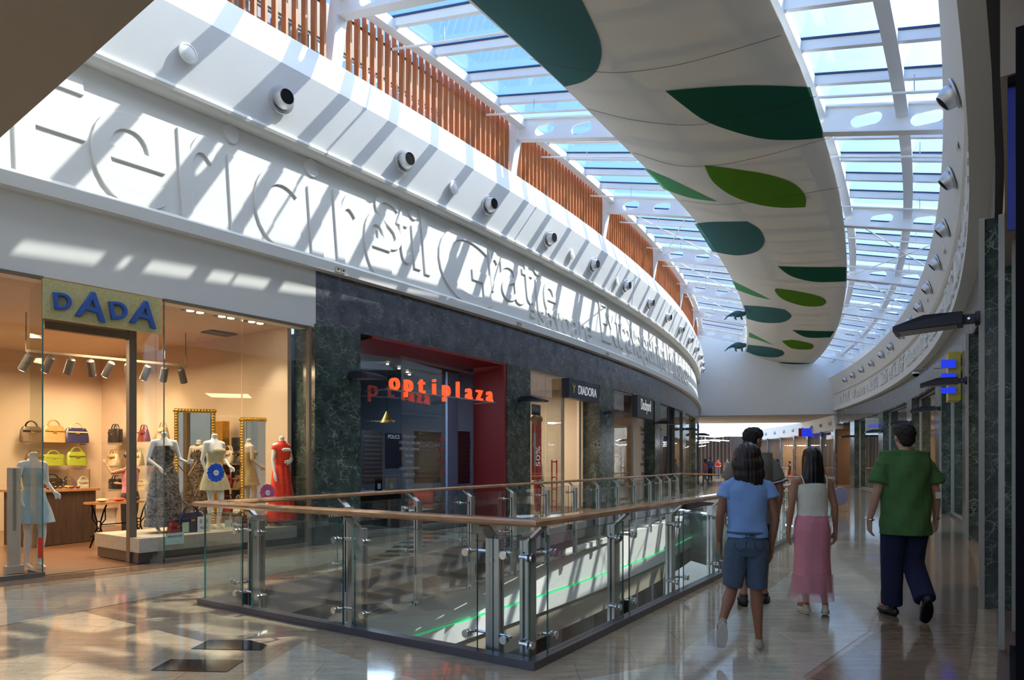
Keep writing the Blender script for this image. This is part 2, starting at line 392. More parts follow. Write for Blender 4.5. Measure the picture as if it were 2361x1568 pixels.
# black inlays in the foreground and the ladder of black bars by the second shop
for q in (((440, 1497), (482, 1476), (577, 1477), (617, 1488), (602, 1500)), ((347, 1546), (393, 1521), (562, 1523), (523, 1550))):
    patch(fm, 'black_granite', [tuple(fl(x, y)[:2]) for x, y in q], .004)
for k in range(9):
    yb = 1313-k*9.6-(k*k)*.05; yt = yb-5.0
    def lx(y): return 822+(1313-y)*1.63
    def rx(y): return 885+(1305-y)*1.63+22
    patch(fm, 'black_granite', [tuple(fl(x, y)[:2]) for x, y in ((lx(yb), yb), (rx(yb), yb), (rx(yt), yt), (lx(yt), yt))], .004)
for k in range(4):
    yb = 1262-k*7.5; yt = yb-3.2
    patch(fm, 'black_granite', [tuple(fl(x, y)[:2]) for x, y in ((1130+k*14, yb), (1200+k*10, yb), (1208+k*10, yt), (1138+k*14, yt))], .004)
floor = struct(fm.obj('floor'), 'polished granite floor in pale and tan fields with black bars')
# brown strip along right shops
bs = MB(); bs.use('brown_granite')
patch(bs, 'brown_granite', arcpts(104.75, -36.5, -30, 8)+arcpts(104.05, -30, -31, 2)+[tuple(pol(p, r)[:2]) for p, r in ((-32.3, 104.0), (-33.6, 103.8), (-34.8, 103.95), (-35.6, 104.05), (-36.5, 103.9))], .0035)
struct(bs.obj('floor_border', floor))
# ---- left wall
wl = MB()
wl.use('grey_marble').abox(-34.9, PH1, 0, -.42, 3.85, 4.80)
wall_left = struct(wl.obj('wall_left'), 'curved left wall with grey veined marble header above the shops')
MOD_L = [(-34.92, -34.3), (-31.43, -30.77), (-28.14, -27.38), (-24.47, -23.96), (-20.91, -20.31), (-17.35, -16.75), (-13.9, -13.3)]
for i, (a, b) in enumerate(MOD_L):
    m = MB(); m.use('green_marble').abox(a, b, .02, -.55, 0, 3.86, n=1)
    m.obj('marble_pier', wall_left)
m = MB(); m.use('white_plaster').abox(PH0, -34.9, 0, -.42, 3.80, 4.80); m.obj('white_header', wall_left)
m = MB(); m.use('white_plaster').arc(AL, [(-.3, 4.79), (.17, 4.79), (.17, 4.96), (.03, 5.05), (-.3, 5.05)]); led = m.obj('cornice_ledge', wall_left)
m = MB(); m.use('white_plaster').arc(AL, [(-.6, 5.0), (.02, 5.0), (-.17, 6.82), (-.6, 6.82)]); tp = m.obj('lettered_panel', wall_left)
m = MB(); m.use('white_plaster').arc(AL, [(-.2, 6.78)]+[(-.02+.13*math.cos(a), 6.86+.09*math.sin(a)) for a in frange(-PI/2, PI/2, 6)]+[(-.2, 6.96)]); m.obj('round_moulding', wall_left)
m = MB(); m.use('cool_plaster').arc(AL, [(-.5, 6.9), (.04, 6.9), (.30, 7.90), (-.02, 8.62), (-.5, 8.62)]); bulk_l = m.obj('bulkhead', wall_left)
# the sloping top of the bulkhead
# ---- raised lettering on the left panel
def relief(ch, x0, x1, z0, z1, off=0.0, depth=.035, side='L', parent=None, acc=None):
    cu = bpy.data.curves.new('t', 'FONT'); cu.body = ch; cu.extrude = depth/2; cu.resolution_u = 6; cu.bevel_depth = .004
    t = bpy.data.objects.new('t', cu); COL.objects.link(t); bpy.context.view_layer.update()
    me = bpy.data.meshes.new_from_object(t.evaluated_get(bpy.context.evaluated_depsgraph_get()))
    bpy.data.objects.remove(t); bpy.data.curves.remove(cu)
    vs = [v.co.copy() for v in me.vertices]; fs = [tuple(p.vertices) for p in me.polygons]; bpy.data.meshes.remove(me)
    mnx = min(v.x for v in vs); mxx = max(v.x for v in vs); mny = min(v.y for v in vs); mxy = max(v.y for v in vs)
    out = []
    for v in vs:
        ph = x0+(x1-x0)*(v.x-mnx)/(mxx-mnx); z = z0+(z1-z0)*(v.y-mny)/(mxy-mny)
        if side == 'L': r = rL(ph)+.02-.19*(z-5.0)/1.82 + v.z + .012
        else: r = RR + (-.1) - v.z - .012
        out.append(pol(ph, r, z))
    if side == 'R': fs = [f[::-1] for f in fs]
    acc.use('white_plaster').add(out, fs)
def phiL(px, off=0.0):
    t = (px-HX)/F; lo = None; y = 4.0
    def f(Y): return r_of(t*Y, Y)-(rL(phi_of(t*Y, Y))+off)
    while y < 60:
        if f(y) > 0 >= f(y+.25) or f(y) < 0 <= f(y+.25):
            a, b = y, y+.25
            for _ in range(30):
                c = (a+b)/2
                if f(a)*f(c) <= 0: b = c
                else: a = c
            return phi_of(t*a, a)
        y += .25
    return None
WORDS = [
 [('F', 33, 200, 4.98, 6.55), ('e', 213, 383, 4.98, 6.32), ('r', 417, 506, 4.98, 6.42), ('i', 529, 562, 4.98, 6.8), ('c', 590, 692, 4.98, 6.35), ('i', 714, 746, 4.98, 6.78), ('r', 776, 832, 4.98, 6.4), ('e', 843, 902, 4.98, 6.25)],
 [('S', 874, 930, 5.62, 6.7), ('t', 922, 948, 5.45, 6.58), ('i', 955, 972, 5.4, 6.66), ('l', 980, 992, 5.35, 6.75)],
 [('G', 1016, 1133, 4.98, 6.72), ('r', 1134, 1156, 5.5, 6.5), ('a', 1160, 1210, 5.42, 6.45), ('ţ', 1211, 1237, 5.2, 6.6), ('i', 1240, 1256, 5.42, 6.62), ('e', 1258, 1286, 5.4, 6.35)],
 [('s', 1241, 1256, 5.02, 5.62), ('a', 1260, 1276, 5.02, 5.6), ('v', 1278, 1294, 5.02, 5.6), ('o', 1297, 1314, 5.02, 5.6), ('a', 1318, 1334, 5.02, 5.6), ('r', 1337, 1347, 5.02, 5.6), ('e', 1350, 1365, 5.02, 5.6)],
 [('E', 1388, 1406, 5.3, 6.65), ('x', 1404, 1424, 5.3, 6.3), ('t', 1424, 1434, 5.3, 6.5), ('r', 1434, 1444, 5.3, 6.2), ('a', 1444, 1458, 5.3, 6.2), ('v', 1458, 1470, 5.3, 6.2), ('a', 1470, 1482, 5.3, 6.2), ('g', 1483, 1496, 5.02, 6.2), ('a', 1497, 1508, 5.3, 6.2), ('n', 1509, 1520, 5.3, 6.2), ('ţ', 1520, 1526, 5.1, 6.45), ('a', 1528, 1536, 5.3, 6.2)],
 [('M', 1542, 1556, 5.2, 6.5), ('i', 1558, 1561, 5.2, 6.5), ('s', 1563, 1570, 5.2, 6.0), ('t', 1571, 1576, 5.2, 6.3), ('e', 1577, 1584, 5.2, 6.0), ('r', 1585, 1590, 5.2, 6.0)]]
for wd in WORDS:
    acc = MB()
    for ch, a, b, z0, z1 in wd: relief(ch, phiL(a), phiL(b), z0, z1, acc=acc)
    acc.obj('raised_lettering', tp)
# ---- right wall
AR = frange(PH0, -11.2, 56)
wr = MB(); wr.use('light_marble').abox(-36.0, PH1, .10, .5, 3.85, 4.80, 'R')
wall_right = struct(wr.obj('wall_right'), 'curved right wall with polished grey marble header above the shops')
m = MB(); m.use('white_plaster').arc(AR, [(.5, 4.78), (-.12, 4.78), (-.12, 4.95), (-.08, 5.0), (.5, 5.0)], 'R'); m.obj('cornice_ledge', wall_right)
m = MB(); m.use('white_plaster').arc(AR, [(.5, 4.98), (-.08, 4.98), (-.06, 5.85), (.5, 5.85)], 'R'); tpr = m.obj('lettered_panel', wall_right)
m = MB(); m.use('white_plaster').arc(AR, [(.3, 5.82), (-.12, 5.82), (-.17, 5.87), (-.12, 5.92), (.3, 5.92)], 'R'); m.obj('round_moulding', wall_right)
m = MB(); m.use('white_plaster').arc(AR, [(.5, 5.88), (-.10, 5.88), (-.42, 6.88), (-.34, 6.92), (.5, 6.92)], 'R'); bulk_r = m.obj('bulkhead', wall_right)
m = MB(); m.use('white_plaster').arc(AR, [(.5, 6.9), (.4, 6.9), (.4, 8.3), (.5, 8.3)], 'R'); m.obj('upstand_wall', wall_right)
acc = MB(); ph = -33.0; rnd = random.Random(3)
for wd in ('Fericire', 'Stil', 'Gratie', 'savoare', 'Extravaganta', 'Fericire', 'Stil', 'Gratie', 'savoare', 'Extravaganta'):
    for ch in wd:
        dw = .22
        if ph+dw > -13: break
        relief(ch, ph+dw, ph, 5.1, 5.1+(.62 if ch.isupper() or ch in 'tlir' else .45), side='R', acc=acc); ph += dw*1.12
    ph += .35
acc.obj('raised_lettering', tpr)
MOD_R = [(-34.66, -33.9), (-30.75, -30.05), (-26.78, -26.1), (-22.85, -22.2), (-18.95, -18.3), (-15.0, -14.4)]
for i, (a, b) in enumerate(MOD_R):
    m = MB(); m.use('green_marble').abox(a, b, -.01, .6, 0, 3.86, 'R', n=1)
    m.obj('marble_pier', wall_right)
# steel corner strips of the piers
for i, (a, b) in enumerate(MOD_R[:3]):
    m = MB(); m.use('grey_frame').abox(a-.03, a, -.03, .02, 0, 3.86, 'R', n=1); m.obj('corner_strip', wall_right)
# ---- far end wall and ceilings
m = MB(); m.use('white_plaster')
def radial_slab(mb, p0, p1, r0, r1, z0, z1):
    q = [pol(p0, r0), pol(p0, r1), pol(p1, r1), pol(p1, r0)]
    vs = [(v.x, v.y, z) for z in (z0, z1) for v in q]
    return mb.add(vs, [(0,3,2,1),(4,5,6,7),(0,1,5,4),(1,2,6,5),(2,3,7,6),(3,0,4,7)])
radial_slab(m, -12.35, -12.0, 95.3, 107, 4.56, 11.0)
struct(m.obj('wall_back'), 'plain white end wall above the passage')
m = MB(); m.use('brown_ceiling'); radial_slab(m, -12.34, -7.6, 92, 110, 4.50, 4.75); struct(m.obj('ceiling_passage'), 'brown ceiling of the far passage')
mat('shop_front_tan', (.16, .13, .10), .6, noise=(3, .2))
m = MB(); m.use('olive_ceiling')
q = [PL(-37.95, -9)[:2], PR(-37.95, 1)[:2], PR(-39.5, 1)[:2], PL(-39.5, -9)[:2]]
m.poly([[tuple(v) for v in q]], 4.66, 5.0)
struct(m.obj('ceiling_near'), 'dark olive ceiling edge cutting the upper left corner')
m = MB(); m.use('white_plaster'); radial_slab(m, -38.3, -37.97, 94, 106, 5.0, 10.4); struct(m.obj('wall_front'))
m = MB(); m.use('white_plaster').bbox((-14, -3.2, 0), (8, -3.0, 5.0)); struct(m.obj('wall_behind'))
m = MB(); m.use('shop_front_tan').abox(-47, -39.3, .02, -.1, 0, 4.66); struct(m.obj('wall_near_left'))
m = MB(); m.use('shop_front_tan').abox(-44.5, -37.2, 1.8, 1.9, 0, 4.66, 'R'); struct(m.obj('wall_near_right'))
# ---- roof: radial frames with oval holes
FRAMES = [-38.0+3.45*i for i in range(8)]
def oval(cx, cz, a, b, n=8):
    pts = []
    for k in range(n+1): t = -PI/2+PI*k/n; pts.append((cx+a-b+b*math.cos(t), cz+b*math.sin(t)))
    for k in range(n+1): t = PI/2+PI*k/n; pts.append((cx-a+b+b*math.cos(t), cz+b*math.sin(t)))
    return pts
roof = MB()
def make_frame():
    """local x = off from left wall, z up, thickness along y"""
    root = thing('roof_frame', '', 'roof frame')
    pl = MB(); pl.use('white_steel')
    lo, hi, dp = -.25, 10.9, .50
    out = [(lo, zroof(lo)-dp), (hi, zroof(hi)-dp), (hi, zroof(hi)), (lo, zroof(lo))]
    holes = [oval(x, zroof(x)-dp/2, .27, .125)[::-1] for x in [.75+1.0*i for i in range(10)]]
    st = len(pl.v); pl.poly([out]+holes, -.03, .03)
    pl.xf(Matrix(((1,0,0,0),(0,0,1,0),(0,1,0,0),(0,0,0,1))), st); pl.f = [f[::-1] for f in pl.f]
    web = pl.obj('beam_web', root)
    fg = MB(); fg.use('white_steel')
    for d in (0, dp): fg.beam((lo, 0, zroof(lo)-d), (hi, 0, zroof(hi)-d), .22, .035)
    fg.obj('beam_flange', root)
    c = MB(); c.use('white_steel'); c.beam((-.30, 0, 8.5), (-.05, 0, zroof(0)-.1), .24, .24, up=Vector((1, 0, 0))); c.obj('column', root)
    return root
fr0 = make_frame()
frame_objs = []
for i, p in enumerate(FRAMES):
    o = fr0 if i == 0 else dup(fr0)
    o.location = PL(p, 0); o.rotation_euler.z = rad(p)
    o['label'] = '%s white steel roof beam with oval holes, counted from the near end' % ORD[i]; o['group'] = 'roof frames across the atrium'
    frame_objs.append(o)
# longitudinal purlins, glazing bars and glass
OFFS = [.12, 2.7, 4.85, 6.95, 8.35, 10.3]
rg = MB(); rg.use('white_steel')
for o in OFFS: rg.arc(AL, [(o-.1, zroof(o)-.22), (o+.1, zroof(o)-.22), (o+.1, zroof(o)-.01), (o-.1, zroof(o)-.01)])
ceiling = struct(rg.obj('ceiling'), 'glazed roof grid of white steel over the atrium')
gb = MB(); bl = MB()
nb = 5
for i in range(len(FRAMES)-1):
    for k in range(nb):
        p = FRAMES[i]+3.45*(k+.0)/nb
        if k == 0: continue
        a = PL(p, .05, zroof(.05)-.04); b = PL(p, 10.6, zroof(10.6)-.04)
        gb.use('white_steel').beam(a, b, .10, .16)
        gb.use('blue_seal').beam(a+Vector((0, 0, .09)), b+Vector((0, 0, .09)), .16, .03)
gb.obj('glazing_bars', ceiling)
# thin cross pipes hung below the glazing
for i in range(len(FRAMES)-1):
    for k in (1.2, 3.9):
        p = FRAMES[i]+3.45*k/nb
        m = MB(); m.use('white_steel').tube([PL(p, -.12, zroof(-.12)-.40), PL(p, 10.2, zroof(10.2)-.40)], .024, 6)
        for o in (1.2, 3.0, 6.8, 8.6):
            z = zroof(o)-.40; m.use('steel').tube([PL(p, o, z), PL(p, o, zroof(o)-.1)], .009, 5)
        m.obj('cross_pipe', ceiling)
for i in (3, 4, 5):
    m = MB(); m.use('white_steel')
    for a, b in (((FRAMES[i], .3), (FRAMES[i+1], 2.6)), ((FRAMES[i], 2.6), (FRAMES[i+1], .3)), ((FRAMES[i], 7.0), (FRAMES[i+1], 10)), ((FRAMES[i], 10), (FRAMES[i+1], 7.0))):
        m.tube([PL(a[0], a[1], zroof(a[1])-.3), PL(b[0], b[1], zroof(b[1])-.3)], .018, 6)
    m.obj('tie_rods', ceiling)
nwin = 0
for i in range(len(FRAMES)-1):
    g = MB(); g.use('roof_glass')
    a, b = FRAMES[i], FRAMES[i+1]
    g.arc(frange(a, b, 6), [(.0, zroof(0)+.06), (10.6, zroof(10.6)+.06), (10.6, zroof(10.6)+.08), (0, zroof(0)+.08)])
    nwin += 1; struct(g.obj('window_%d' % nwin), 'roof glass bay %d' % nwin)
# ---- wooden louvre screens between the columns, with clerestory glazing behind
lv = []
for i in range(len(FRAMES)-1):
    a, b = FRAMES[i]+.12, FRAMES[i+1]-.12
    m = MB(); m.use('louver_wood'); n = 27
    for k in range(n):
        p = a+(b-a)*(k+.5)/n
        m.box(PL(p, -.16, 9.27), (.12, .045, 1.42), rad(p))
    o = m.obj('louver_screen'); tag(o, '%s screen of upright brown timber slats under the roof, counted from the near end' % ORD[i], 'louvers', 'timber louver screens')
    r = MB(); r.use('dark_steel')
    for z in (8.7, 9.72): r.arc(frange(a, b, 5), [(-.26, z), (-.23, z), (-.23, z+.04), (-.26, z+.04)])
    r.obj('fixing_rail', o)
m = MB(); m.use('brown_ceiling').arc(AL, [(-1.0, 9.55), (-.85, 9.55), (-.85, 10.3), (-1.0, 10.3)]); m.use('grey_frame')
for z in (8.62, 9.5): m.arc(AL, [(-.95, z), (-.88, z), (-.88, z+.06), (-.95, z+.06)])
for p in frange(-38, -13.8, 21): m.box(PL(p, -.92, 9.1), (.07, .07, .95), rad(p))
m.use('white_plaster').arc(AL, [(-1.1, 8.4), (-.3, 8.4), (-.3, 8.6), (-1.1, 8.6)])
m.obj('clerestory_frame', ceiling)
m = MB(); m.use('cream_panel'); 
for p0, p1 in ((-38.2, -34.35), (-33.0, -32.5), (-31.9, -31.0), (-29.4, -28.3), (-27.9, -24.0), (-23.9, -13)):
    m.abox(p0, p1, -1.12, -1.06, 8.5, 10.2)
m.obj('outer_wall_panels', ceiling)
m = MB(); m.use('roof_glass').arc(AL, [(-.93, 8.62), (-.91, 8.62), (-.91, 9.55), (-.93, 9.55)]); struct(m.obj('window_8'), 'clerestory glass behind the timber slats')
# ---- kerb of the opening and slab edge details
kb = MB(); kb.use('kerb_metal')
def offset_poly(pts, d):
    n = len(pts); out = []
    for i in range(n):
        p0, p1, p2 = Vector(pts[i-1]), Vector(pts[i]), Vector(pts[(i+1) % n])
        a = (p1-p0).normalized(); b = (p2-p1).normalized()
        na = Vector((a.y, -a.x)); nb_ = Vector((b.y, -b.x)); v = (na+nb_).normalized(); k = d/max(.3, v.dot(na))
        out.append(tuple(p1+v*k))
    return out
kb.poly([offset_poly(HOLE, .035), offset_poly(HOLE, -.06)[::-1]], -.30, .06)
struct(kb.obj('trim_1'), 'dark metal kerb around the floor opening')
RB = 97.15-104.79
# ---- lower level: bulkhead under the left shops, green glass strip, soffits
BL = frange(-39, -23.2, 32)
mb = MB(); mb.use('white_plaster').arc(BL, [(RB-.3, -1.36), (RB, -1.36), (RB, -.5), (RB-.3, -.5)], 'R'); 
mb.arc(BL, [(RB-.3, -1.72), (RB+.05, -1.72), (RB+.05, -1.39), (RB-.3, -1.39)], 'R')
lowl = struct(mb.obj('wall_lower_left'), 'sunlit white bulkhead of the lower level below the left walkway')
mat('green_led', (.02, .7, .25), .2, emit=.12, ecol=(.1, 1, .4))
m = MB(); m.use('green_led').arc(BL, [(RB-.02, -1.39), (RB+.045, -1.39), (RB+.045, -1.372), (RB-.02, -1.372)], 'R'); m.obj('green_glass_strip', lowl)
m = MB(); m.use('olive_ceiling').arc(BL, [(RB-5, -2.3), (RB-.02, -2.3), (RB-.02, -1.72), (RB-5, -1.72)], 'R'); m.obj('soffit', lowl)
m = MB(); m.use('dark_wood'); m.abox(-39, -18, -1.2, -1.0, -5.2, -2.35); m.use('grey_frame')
for p in frange(-38, -20, 12): m.abox(p, p+.15, -.98, -.7, -5.2, -2.35, n=1)
struct(m.obj('wall_lower_shops'), 'dark shop fronts of the lower level')
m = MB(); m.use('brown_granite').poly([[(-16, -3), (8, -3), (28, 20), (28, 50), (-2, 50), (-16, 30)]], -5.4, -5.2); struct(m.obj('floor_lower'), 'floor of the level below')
mat('mint_panel', (.30, .42, .34), .35, noise=(2, .1))
m = MB(); m.use('mint_panel'); a = Vector(HOLE[5]); b = Vector(HOLE[4]); d = (b-a).normalized(); n_ = Vector((-d.y, d.x))
m.beam((a.x-d.x*3+n_.x*.4, a.y-d.y*3+n_.y*.4, -1.2), (b.x+d.x*3+n_.x*.4, b.y+d.y*3+n_.y*.4, -1.2), .1, 1.5)
m.use('olive_ceiling').beam((a.x-d.x*3+n_.x*.4, a.y-d.y*3+n_.y*.4, -2.1), (b.x+d.x*3+n_.x*.4, b.y+d.y*3+n_.y*.4, -2.1), .16, .35)
m.use('dark_wood').beam((a.x-d.x*6+n_.x*6, a.y-d.y*6+n_.y*6, -3.7), (b.x+d.x*6+n_.x*6, b.y+d.y*6+n_.y*6, -3.7), .16, 3.0)
struct(m.obj('wall_lower_bridge'), 'green tinted bridge edge below the far end of the opening')
m = MB(); m.use('olive_ceiling'); m.beam((1.6, 4.2, -2.2), (11.5, 20.5, -2.2), .2, 3.8); struct(m.obj('wall_lower_right'))
m = MB(); m.use('dark_steel'); hl = [Vector(HOLE[i]) for i in (0, 7, 6, 5)]
for i in range(3):
    a, b = hl[i], hl[i+1]; d = (b-a).normalized(); n_ = Vector((-d.y, d.x))*-1
    m.use('kerb_metal').beam((a.x+n_.x*-.12, a.y+n_.y*-.12, -.45), (b.x+n_.x*-.12, b.y+n_.y*-.12, -.45), .06, .30)
    m.use('steel').beam((a.x+n_.x*.0, a.y+n_.y*.0, -.62), (b.x, b.y, -.62), .16, .03)
struct(m.obj('trim_2'), 'steel edge beam below the left walkway')
# ================================================================ CANOPY of stretched fabric
def mat_fabric(name, col, trans=.35):
    m, nt = newmat(name); L = nt.links.new
    o = N(nt, 'ShaderNodeOutputMaterial'); d = N(nt, 'ShaderNodeBsdfDiffuse'); t = N(nt, 'ShaderNodeBsdfTranslucent'); x = N(nt, 'ShaderNodeMixShader'); x.inputs[0].default_value = trans
    d.inputs[0].default_value = c4(col); t.inputs[0].default_value = c4([min(1, v*k) for v, k in zip(col, (1.0, .88, .68))])
    L(d.outputs[0], x.inputs[1]); L(t.outputs[0], x.inputs[2]); L(x.outputs[0], o.inputs[0]); return m
mat_fabric('canopy_fabric', (.70, .69, .65), .15)
mat_fabric('leaf_teal', (.085, .20, .20), .25); mat_fabric('leaf_dark_green', (.028, .13, .085), .3)
mat_fabric('leaf_green', (.14, .42, .20), .3); mat_fabric('leaf_lime', (.13, .30, .035), .3)
EL = [(1065, -10), (1180, 90), (1300, 200), (1400, 300), (1480, 380), (1560, 460), (1605, 510), (1650, 580), (1680, 630), (1702, 675), (1716, 722), (1722, 768), (1712, 822)]
ER = [(1776, -10), (1800, 60), (1830, 130), (1868, 200), (1893, 290), (1915, 370), (1935, 440), (1946, 520), (1951, 580), (1952, 650), (1943, 710), (1925, 770), (1893, 820), (1862, 848)]
CDROP = .53
def hit(px, py, zf):
    """first point above the camera where the line of sight meets the surface z = zf(x, y)"""
    dx = (px-HX)/F; dz = (HY-py)/F
    g = lambda Y: CZ+dz*Y-zf(dx*Y, Y)
    Y = 3.0
    while Y < 70:
        if g(Y) < 0 <= g(Y+.4):
            a, b = Y, Y+.4
            for _ in range(30):
                c = (a+b)/2
                if g(c) >= 0: b = c
                else: a = c
            return Vector((dx*a, a, CZ+dz*a))
        Y += .4
    return None
def off_of(x, y): return r_of(x, y)-rL(phi_of(x, y))
zedge = lambda x, y: zroof(off_of(x, y))-CDROP
def edge_table(E):
    t = []
    for px, py in E:
        p = hit(px, py, zedge); t.append((phi_of(p.x, p.y), off_of(p.x, p.y)))
    return t
TL, TR = edge_table(EL), edge_table(ER)
def interp(t, ph):
    if ph <= t[0][0]: return t[0][1]
    for a, b in zip(t, t[1:]):
        if ph <= b[0]: return a[1]+(b[1]-a[1])*(ph-a[0])/max(1e-6, b[0]-a[0])
    return t[-1][1]
def smooth_interp(t, ph): return sum(interp(t, ph+d) for d in (-.8, -.4, 0, .4, .8))/5
def canopy_z(x, y):
    ph = phi_of(x, y); o = off_of(x, y); a = smooth_interp(TL, ph); b = smooth_interp(TR, ph); v = min(1.15, max(-.15, (o-a)/max(.3, b-a)))
    return zroof(o)-CDROP-.42*4*v*(1-v)*(1-.25*v)
endL, endR = TL[-1][0], TR[-1][0]
NU, NV = 150, 28; cm = MB(); cm.use('canopy_fabric'); vs = []
for i in range(NU+1):
    for j in range(NV+1):
        v = j/NV; e = endL+(endR-endL)*v; ph = -38.6+(e+38.6)*i/NU
        a = smooth_interp(TL, ph); b = smooth_interp(TR, ph); o = a+(b-a)*v; q = PL(ph, o); vs.append((q.x, q.y, canopy_z(q.x, q.y)))
nn = len(vs); vs += [(x, y, z+.012) for x, y, z in vs]; fs = []
for i in range(NU):
    for j in range(NV):
        k = i*(NV+1)+j; f = (k, k+NV+1, k+NV+2, k+1); fs.append(f); fs.append(tuple(nn+q for q in f[::-1]))
cm.add(vs, fs, True)
canopy = thing('fabric_canopy', 'long white fabric canopy with green leaf shapes stretched under the glass roof', 'canopy', (0, 0, 0))
cm.obj('fabric', canopy)
def catmull(pts, n=6):
    out = []
    P = [pts[0]]+list(pts)+[pts[-1]]
    for i in range(1, len(P)-2):
        p0, p1, p2, p3 = [Vector(q) for q in P[i-1:i+3]]
        for k in range(n):
            t = k/n; out.append(tuple(.5*((2*p1)+(-p0+p2)*t+(2*p0-5*p1+4*p2-p3)*t*t+(-p0+3*p1-3*p2+p3)*t**3)))
    out.append(tuple(pts[-1])); return out
from mathutils.geometry import delaunay_2d_cdt
def leaf(matn, segs, step, nm='leaf_panel', label=None):
    loop = []
    for s in segs: loop += catmull(s)[:-1]
    pts = [Vector(p) for p in loop]; n = len(pts)
    xs = [p.x for p in pts]; ys = [p.y for p in pts]; extra = []
    def inside(x, y):
        c = False
        for i in range(n):
            a, b = pts[i], pts[i-1]
            if (a.y > y) != (b.y > y) and x < (b.x-a.x)*(y-a.y)/(b.y-a.y)+a.x: c = not c
        return c
    y = min(ys)+step*.5
    while y < max(ys):
        x = min(xs)+step*.5
        while x < max(xs):
            if inside(x, y): extra.append(Vector((x, y)))
            x += step
        y += step
    r = delaunay_2d_cdt(pts+extra, [], [list(range(n))], 1, 1e-4)
    V = []
    for p in r[0]:
        q = hit(p.x, p.y, lambda x, y: canopy_z(x, y)-.012)
        if q is None: return
        V.append(q)
    fs = []
    for f in r[2]:
        a, b, c = V[f[0]], V[f[1]], V[f[2]]
        fs.append(tuple(f) if (b-a).cross(c-a).z < 0 else tuple(reversed(f)))
    m = MB(); m.use(matn).add(V, fs, True); o = m.obj(nm, canopy)
    if label: o['label'] = label
leaf('leaf_teal', [[(1078, -6), (1210, -6), (1338, -6)], [(1338, -6), (1365, 50), (1382, 92), (1386, 130), (1374, 165), (1345, 188), (1302, 200)], [(1302, 200), (1190, 96), (1078, -6)]], 22, label='dark teal leaf shape')
leaf('leaf_dark_green', [[(1534, 210), (1640, 201), (1740, 197), (1868, 201)], [(1868, 201), (1882, 250), (1895, 300), (1897, 318)], [(1897, 318), (1830, 323), (1760, 320), (1690, 303), (1625, 278), (1575, 243), (1534, 210)]], 20, label='dark green leaf shape')
leaf('leaf_green', [[(1484, 387), (1560, 420), (1652, 465)], [(1652, 465), (1590, 456), (1530, 436)], [(1530, 436), (1505, 410), (1484, 387)]], 14, label='light green leaf shape')
leaf('leaf_lime', [[(1624, 381), (1700, 391), (1780, 405), (1832, 425), (1857, 452), (1857, 478)], [(1857, 478), (1800, 479), (1740, 470), (1685, 450), (1643, 418), (1624, 381)]], 15, label='lime green leaf shape')
leaf('leaf_teal', [[(1602, 516), (1640, 512), (1722, 511)], [(1722, 511), (1750, 528), (1763, 556), (1745, 580), (1700, 589), (1642, 580)], [(1642, 580), (1620, 545), (1602, 516)]], 11)
leaf('leaf_dark_green', [[(1793, 614), (1870, 616), (1951, 616)], [(1951, 616), (1951, 649)], [(1951, 649), (1880, 650), (1825, 637), (1793, 614)]], 8)
leaf('leaf_green', [[(1688, 648), (1730, 668), (1776, 691)], [(1776, 691), (1740, 683), (1698, 668)], [(1698, 668), (1688, 648)]], 7)
leaf('leaf_lime', [[(1789, 665), (1840, 672), (1888, 683), (1905, 695), (1892, 706), (1850, 705), (1805, 690), (1787, 672), (1789, 665)]], 7)
leaf('leaf_teal', [[(1715, 704), (1770, 708), (1810, 714)], [(1810, 714), (1825, 729), (1805, 743), (1760, 744), (1722, 735)], [(1722, 735), (1715, 704)]], 7)
leaf('leaf_dark_green', [[(1826, 761), (1870, 763), (1924, 764)], [(1924, 764), (1914, 778)], [(1914, 778), (1860, 778), (1826, 761)]], 5)
leaf('leaf_green', [[(1727, 766), (1785, 796)], [(1785, 796), (1727, 777)], [(1727, 777), (1727, 766)]], 5)
leaf('leaf_lime', [[(1802, 786), (1830, 784), (1868, 792), (1876, 799), (1866, 806), (1825, 803), (1802, 786)]], 5)
leaf('leaf_teal', [[(1724, 795), (1770, 800), (1804, 808)], [(1804, 808), (1808, 816), (1790, 824), (1750, 821), (1721, 811)], [(1721, 811), (1724, 795)]], 5)
leaf('leaf_dark_green', [[(1795, 835), (1868, 838)], [(1868, 838), (1860, 846)], [(1860, 846), (1822, 845), (1795, 835)]], 5)
for sm_ in ([(1222, 135), (1300, 155), (1380, 166), (1450, 166), (1550, 152), (1640, 130), (1800, 82)], [(1352, 250), (1450, 275), (1560, 288), (1640, 284), (1760, 260), (1882, 222)], [(1460, 352), (1560, 382), (1660, 380), (1780, 355), (1912, 318)], [(1570, 462), (1660, 472), (1760, 462), (1938, 432)]):
    P = [hit(x, y, lambda a, b: canopy_z(a, b)-.016) for x, y in catmull(sm_, 4)]
    m = MB(); m.use('dark_steel').tube([p for p in P if p], .004, 4); m.obj('seam', canopy)
# ================================================================ AIR NOZZLES
def rotY(a): return Matrix.Rotation(a, 3, 'Y')
def make_nozzle(name, label, k=1.0, tilt=.2, ft=.2):
    root = thing(name, label, 'air nozzle')
    R = rotY(PI/2+tilt)
    m = MB(); m.use('brushed_aluminium').lathe([(.0, .002), (.215*k, .002), (.225*k, .01), (.215*k, .03), (.18*k, .035), (.0, .035)], 28, mtx=rotY(PI/2+ft)); m.obj('flange', root)
    m = MB(); m.use('brushed_aluminium').lathe([(.17*k, .03), (.175*k, .06), (.158*k, .12), (.132*k, .19*k), (.126*k, .20*k), (.118*k, .18*k)], 28, mtx=R, caps=False); m.obj('bowl', root)
    m = MB(); m.use('black').lathe([(0, .170*k), (.121*k, .172*k), (.121*k, .190*k), (0, .192*k)], 24, mtx=R)
    m.obj('throat', root)
    return root
nz = make_nozzle('air_nozzle', '', .95, .05, .255)
